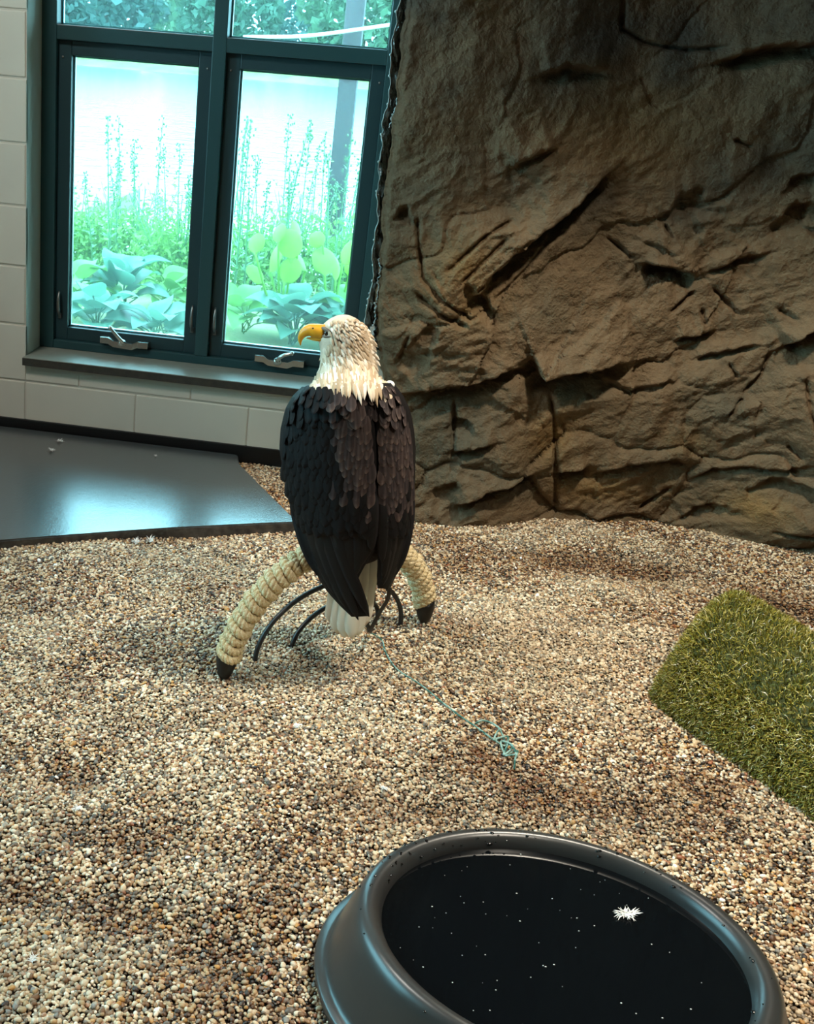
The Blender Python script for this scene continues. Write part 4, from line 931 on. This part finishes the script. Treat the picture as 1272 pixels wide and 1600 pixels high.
for a_ in ((150, 520, 5.25, 16, .20, 'hosta_blue', 'blue-green hosta with ribbed leaves right behind the cranked sash'), (245, 520, 5.2, 14, .17, 'hosta_blue', 'low blue-green hosta with pleated leaves beside the larger hosta'),
           (120, 440, 5.7, 14, .2, 'hosta_green', 'green broad-leaved plant rising behind the blue-green hosta'), (185, 430, 5.75, 16, .21, 'hosta_blue', 'taller blue-green hosta behind the ribbed hosta', .45),
           (462, 480, 5.6, 20, .19, 'hosta_blue', 'blue-green hosta under the lime-leaved plant', .15), (530, 480, 5.6, 18, .19, 'hosta_blue', 'blue-green hosta between the lime plant and the timber post', .15),
           (385, 470, 5.75, 12, .17, 'hosta_green', 'small green broad-leaved plant beside pale bare ground'), (260, 430, 6.0, 14, .17, 'hosta_green', 'green leafy plant in front of the feathery shrub'), (545, 440, 5.8, 12, .2, 'hosta_green', 'green broad-leaved plant at the foot of the timber post')): hosta(*a_)
def round_leaf():
    P = np.zeros((11, 9, 3)); t = np.linspace(0, 1, 11); w = .86*np.sqrt(np.clip(1 - (2*t*.98 - .98)**2, 0.004, 1))
    for j, q in enumerate(np.linspace(-1, 1, 9)): P[:, j] = np.stack([w*q*.5, -.10*np.sin(t*3) + .10*q*q*w + .012*math.cos(q*13)*np.sin(t*3), t - .10*(t < .05)*(1 - abs(q))], 1)
    o = MB().grid(P).build('leaf', M['hosta_lime']); d_ = o.data; bpy.data.objects.remove(o); return d_
rl = round_leaf()
def lime(px_, Yq, leaves, label):
    b = W(px_, 450, Yq); o = empty('lime_plant', (b[0], Yq, .01), label, 'plant', 'round-leaved lime plants'); st_ = MB()
    for (x, y, d) in leaves:
        s = d/(F/(Yq*1.02)); p = W(x, y, Yq + random.uniform(-.12, .12)); p[2] -= s*.5
        inst('leaf', rl, Matrix.Translation(p) @ Matrix.Rotation(random.gauss(.15, .6), 4, 'Z') @ Matrix.Rotation(random.uniform(-.8, .0), 4, 'X') @ Matrix.Rotation(random.gauss(0, .35), 4, 'Y') @ Matrix.Scale(s, 4), o)
        st_.tube(spline([(b[0], Yq, .01), (p[0]*.6 + b[0]*.4, p[1], p[2]*.6), p], 8), .006, 5)
    st_.build('leaf_stalks', M['hosta_lime'], o)
lime(448, 5.75, ((424, 400, 46), (458, 380, 44), (446, 420, 38), (480, 404, 36), (400, 378, 32), (436, 362, 30), (470, 358, 30), (412, 424, 34)), 'tall lime-green plant with round upright leaves')
lime(522, 5.8, ((510, 404, 46), (538, 388, 44), (506, 366, 30), (548, 412, 36), (526, 420, 34)), 'lime-green round-leaved plant beside the timber post')
# feathery shrubs and tall stalks
M['stalk'] = leafmat('stalk_leaf', lin((92, 140, 110)), lin((130, 170, 130))); M['feathery'] = leafmat('feathery_leaf', lin((110, 160, 80)), lin((140, 184, 100)))
def leafcloud(c0, r, n, s):
    v = rng.normal(0, .5, (n, 3))*np.array(r) + c0; d1 = rng.normal(0, 1, (n, 3)); d1 /= np.linalg.norm(d1, axis=1)[:, None]; d2 = np.cross(d1, rng.normal(0, 1, (n, 3))); d2 /= np.linalg.norm(d2, axis=1)[:, None]; ss_ = s*rng.uniform(.6, 1.3, (n, 1))
    return np.stack([v - d1*ss_, v + d2*ss_*.4, v + d1*ss_, v - d2*ss_*.4], 1).reshape(-1, 3), (np.arange(n)[:, None]*4 + [0, 1, 2, 3]).tolist()
for k, (px_, py_, Yq, rx, rz) in enumerate(((270, 400, 6.5, .30, .42), (215, 400, 6.9, .35, .40), (140, 400, 7.0, .3, .34), (400, 390, 6.6, .3, .42), (470, 370, 6.9, .35, .44), (545, 380, 6.7, .25, .40))):
    c0 = W(px_, py_, Yq); o = empty('feathery_shrub', (c0[0], Yq, 0), 'feathery light green shrub ' + ('behind the low pleated hosta', 'between the tall hosta and the pond', 'behind the broad green plant near the window jamb', 'beside the tall lime-green plant', 'behind the tall lime-green plant', 'at the foot of the timber post')[k], 'shrub', 'feathery shrubs outside the window')
    st_ = MB()
    for j in range(9): st_.tube([(c0[0] + random.gauss(0, .04), Yq, 0), (c0[0] + random.gauss(0, rx*.6), Yq + random.gauss(0, .1), rz*1.4)], [.006, .002], 4)
    st_.build('stems', M['stalk'], o)
    m = MB(); m.add(*leafcloud(np.array([c0[0], Yq, rz*.55]), (rx*.85, .14, rz*.62), 2600, .020)); f_ = m.build('foliage', M['feathery'], o, False); f_['kind'] = 'stuff'
stm = []
for k in range(5):
    m = MB(); H = 1.0; bend = random.uniform(-.06, .06); p = np.array([(bend*t*t, 0, H*t) for t in np.linspace(0, 1, 10)]); m.tube(p, np.linspace(.006, .002, 10), 4)
    a_ = m.build('stem', M['stalk']); m = MB()
    for j in range(46):
        t = random.uniform(.18, 1); b = np.array([bend*t*t, 0, H*t]); az = random.uniform(0, 6.28); l_ = .05*(1.15 - t*.7)*random.uniform(.7, 1.3); dv = np.array([math.cos(az), math.sin(az), .5]); sd_ = np.array([-math.sin(az), math.cos(az), 0])*l_*.17
        m.add([b, b + dv*l_*.5 + sd_, b + dv*l_, b + dv*l_*.5 - sd_], [(0, 1, 2, 3)])
    for j in range(26):
        t = random.uniform(.78, 1.02); b = np.array([bend*t*t + random.gauss(0, .012), random.gauss(0, .012), H*t]); m.ball(b, (.006, .006, .008), 4, 3)
    b_ = m.build('foliage', M['stalk'], smooth=False); stm.append((a_.data, b_.data)); bpy.data.objects.remove(a_); bpy.data.objects.remove(b_)
for k in range(58):
    left = k < 28; px_ = random.uniform(108, 310) if left else random.uniform(362, 570); Yq = random.uniform(6.2, 7.6); topy = random.gauss(255, 40) if left else random.gauss(245, 40); topy = max(topy, 185)
    t_ = W(px_, topy, Yq); H = t_[2]; o = empty('tall_stalk', (t_[0], Yq, -.02), ('tall thin leafy stalk against the pond, behind the ribbed blue-green hostas' if left else 'tall thin leafy stalk against the pond, near the grey timber post'), 'plant', 'tall stalks outside the window'); o.scale = (1, 1, H + .02); o.rotation_euler = (random.gauss(0, .05), random.gauss(0, .10), random.uniform(0, 6.28))
    a_, b_ = random.choice(stm)
    for nm, d_ in (('stem', a_), ('foliage', b_)):
        q = bpy.data.objects.new(nm, d_); C.objects.link(q); q.parent = o
        if nm == 'foliage': q['kind'] = 'stuff'
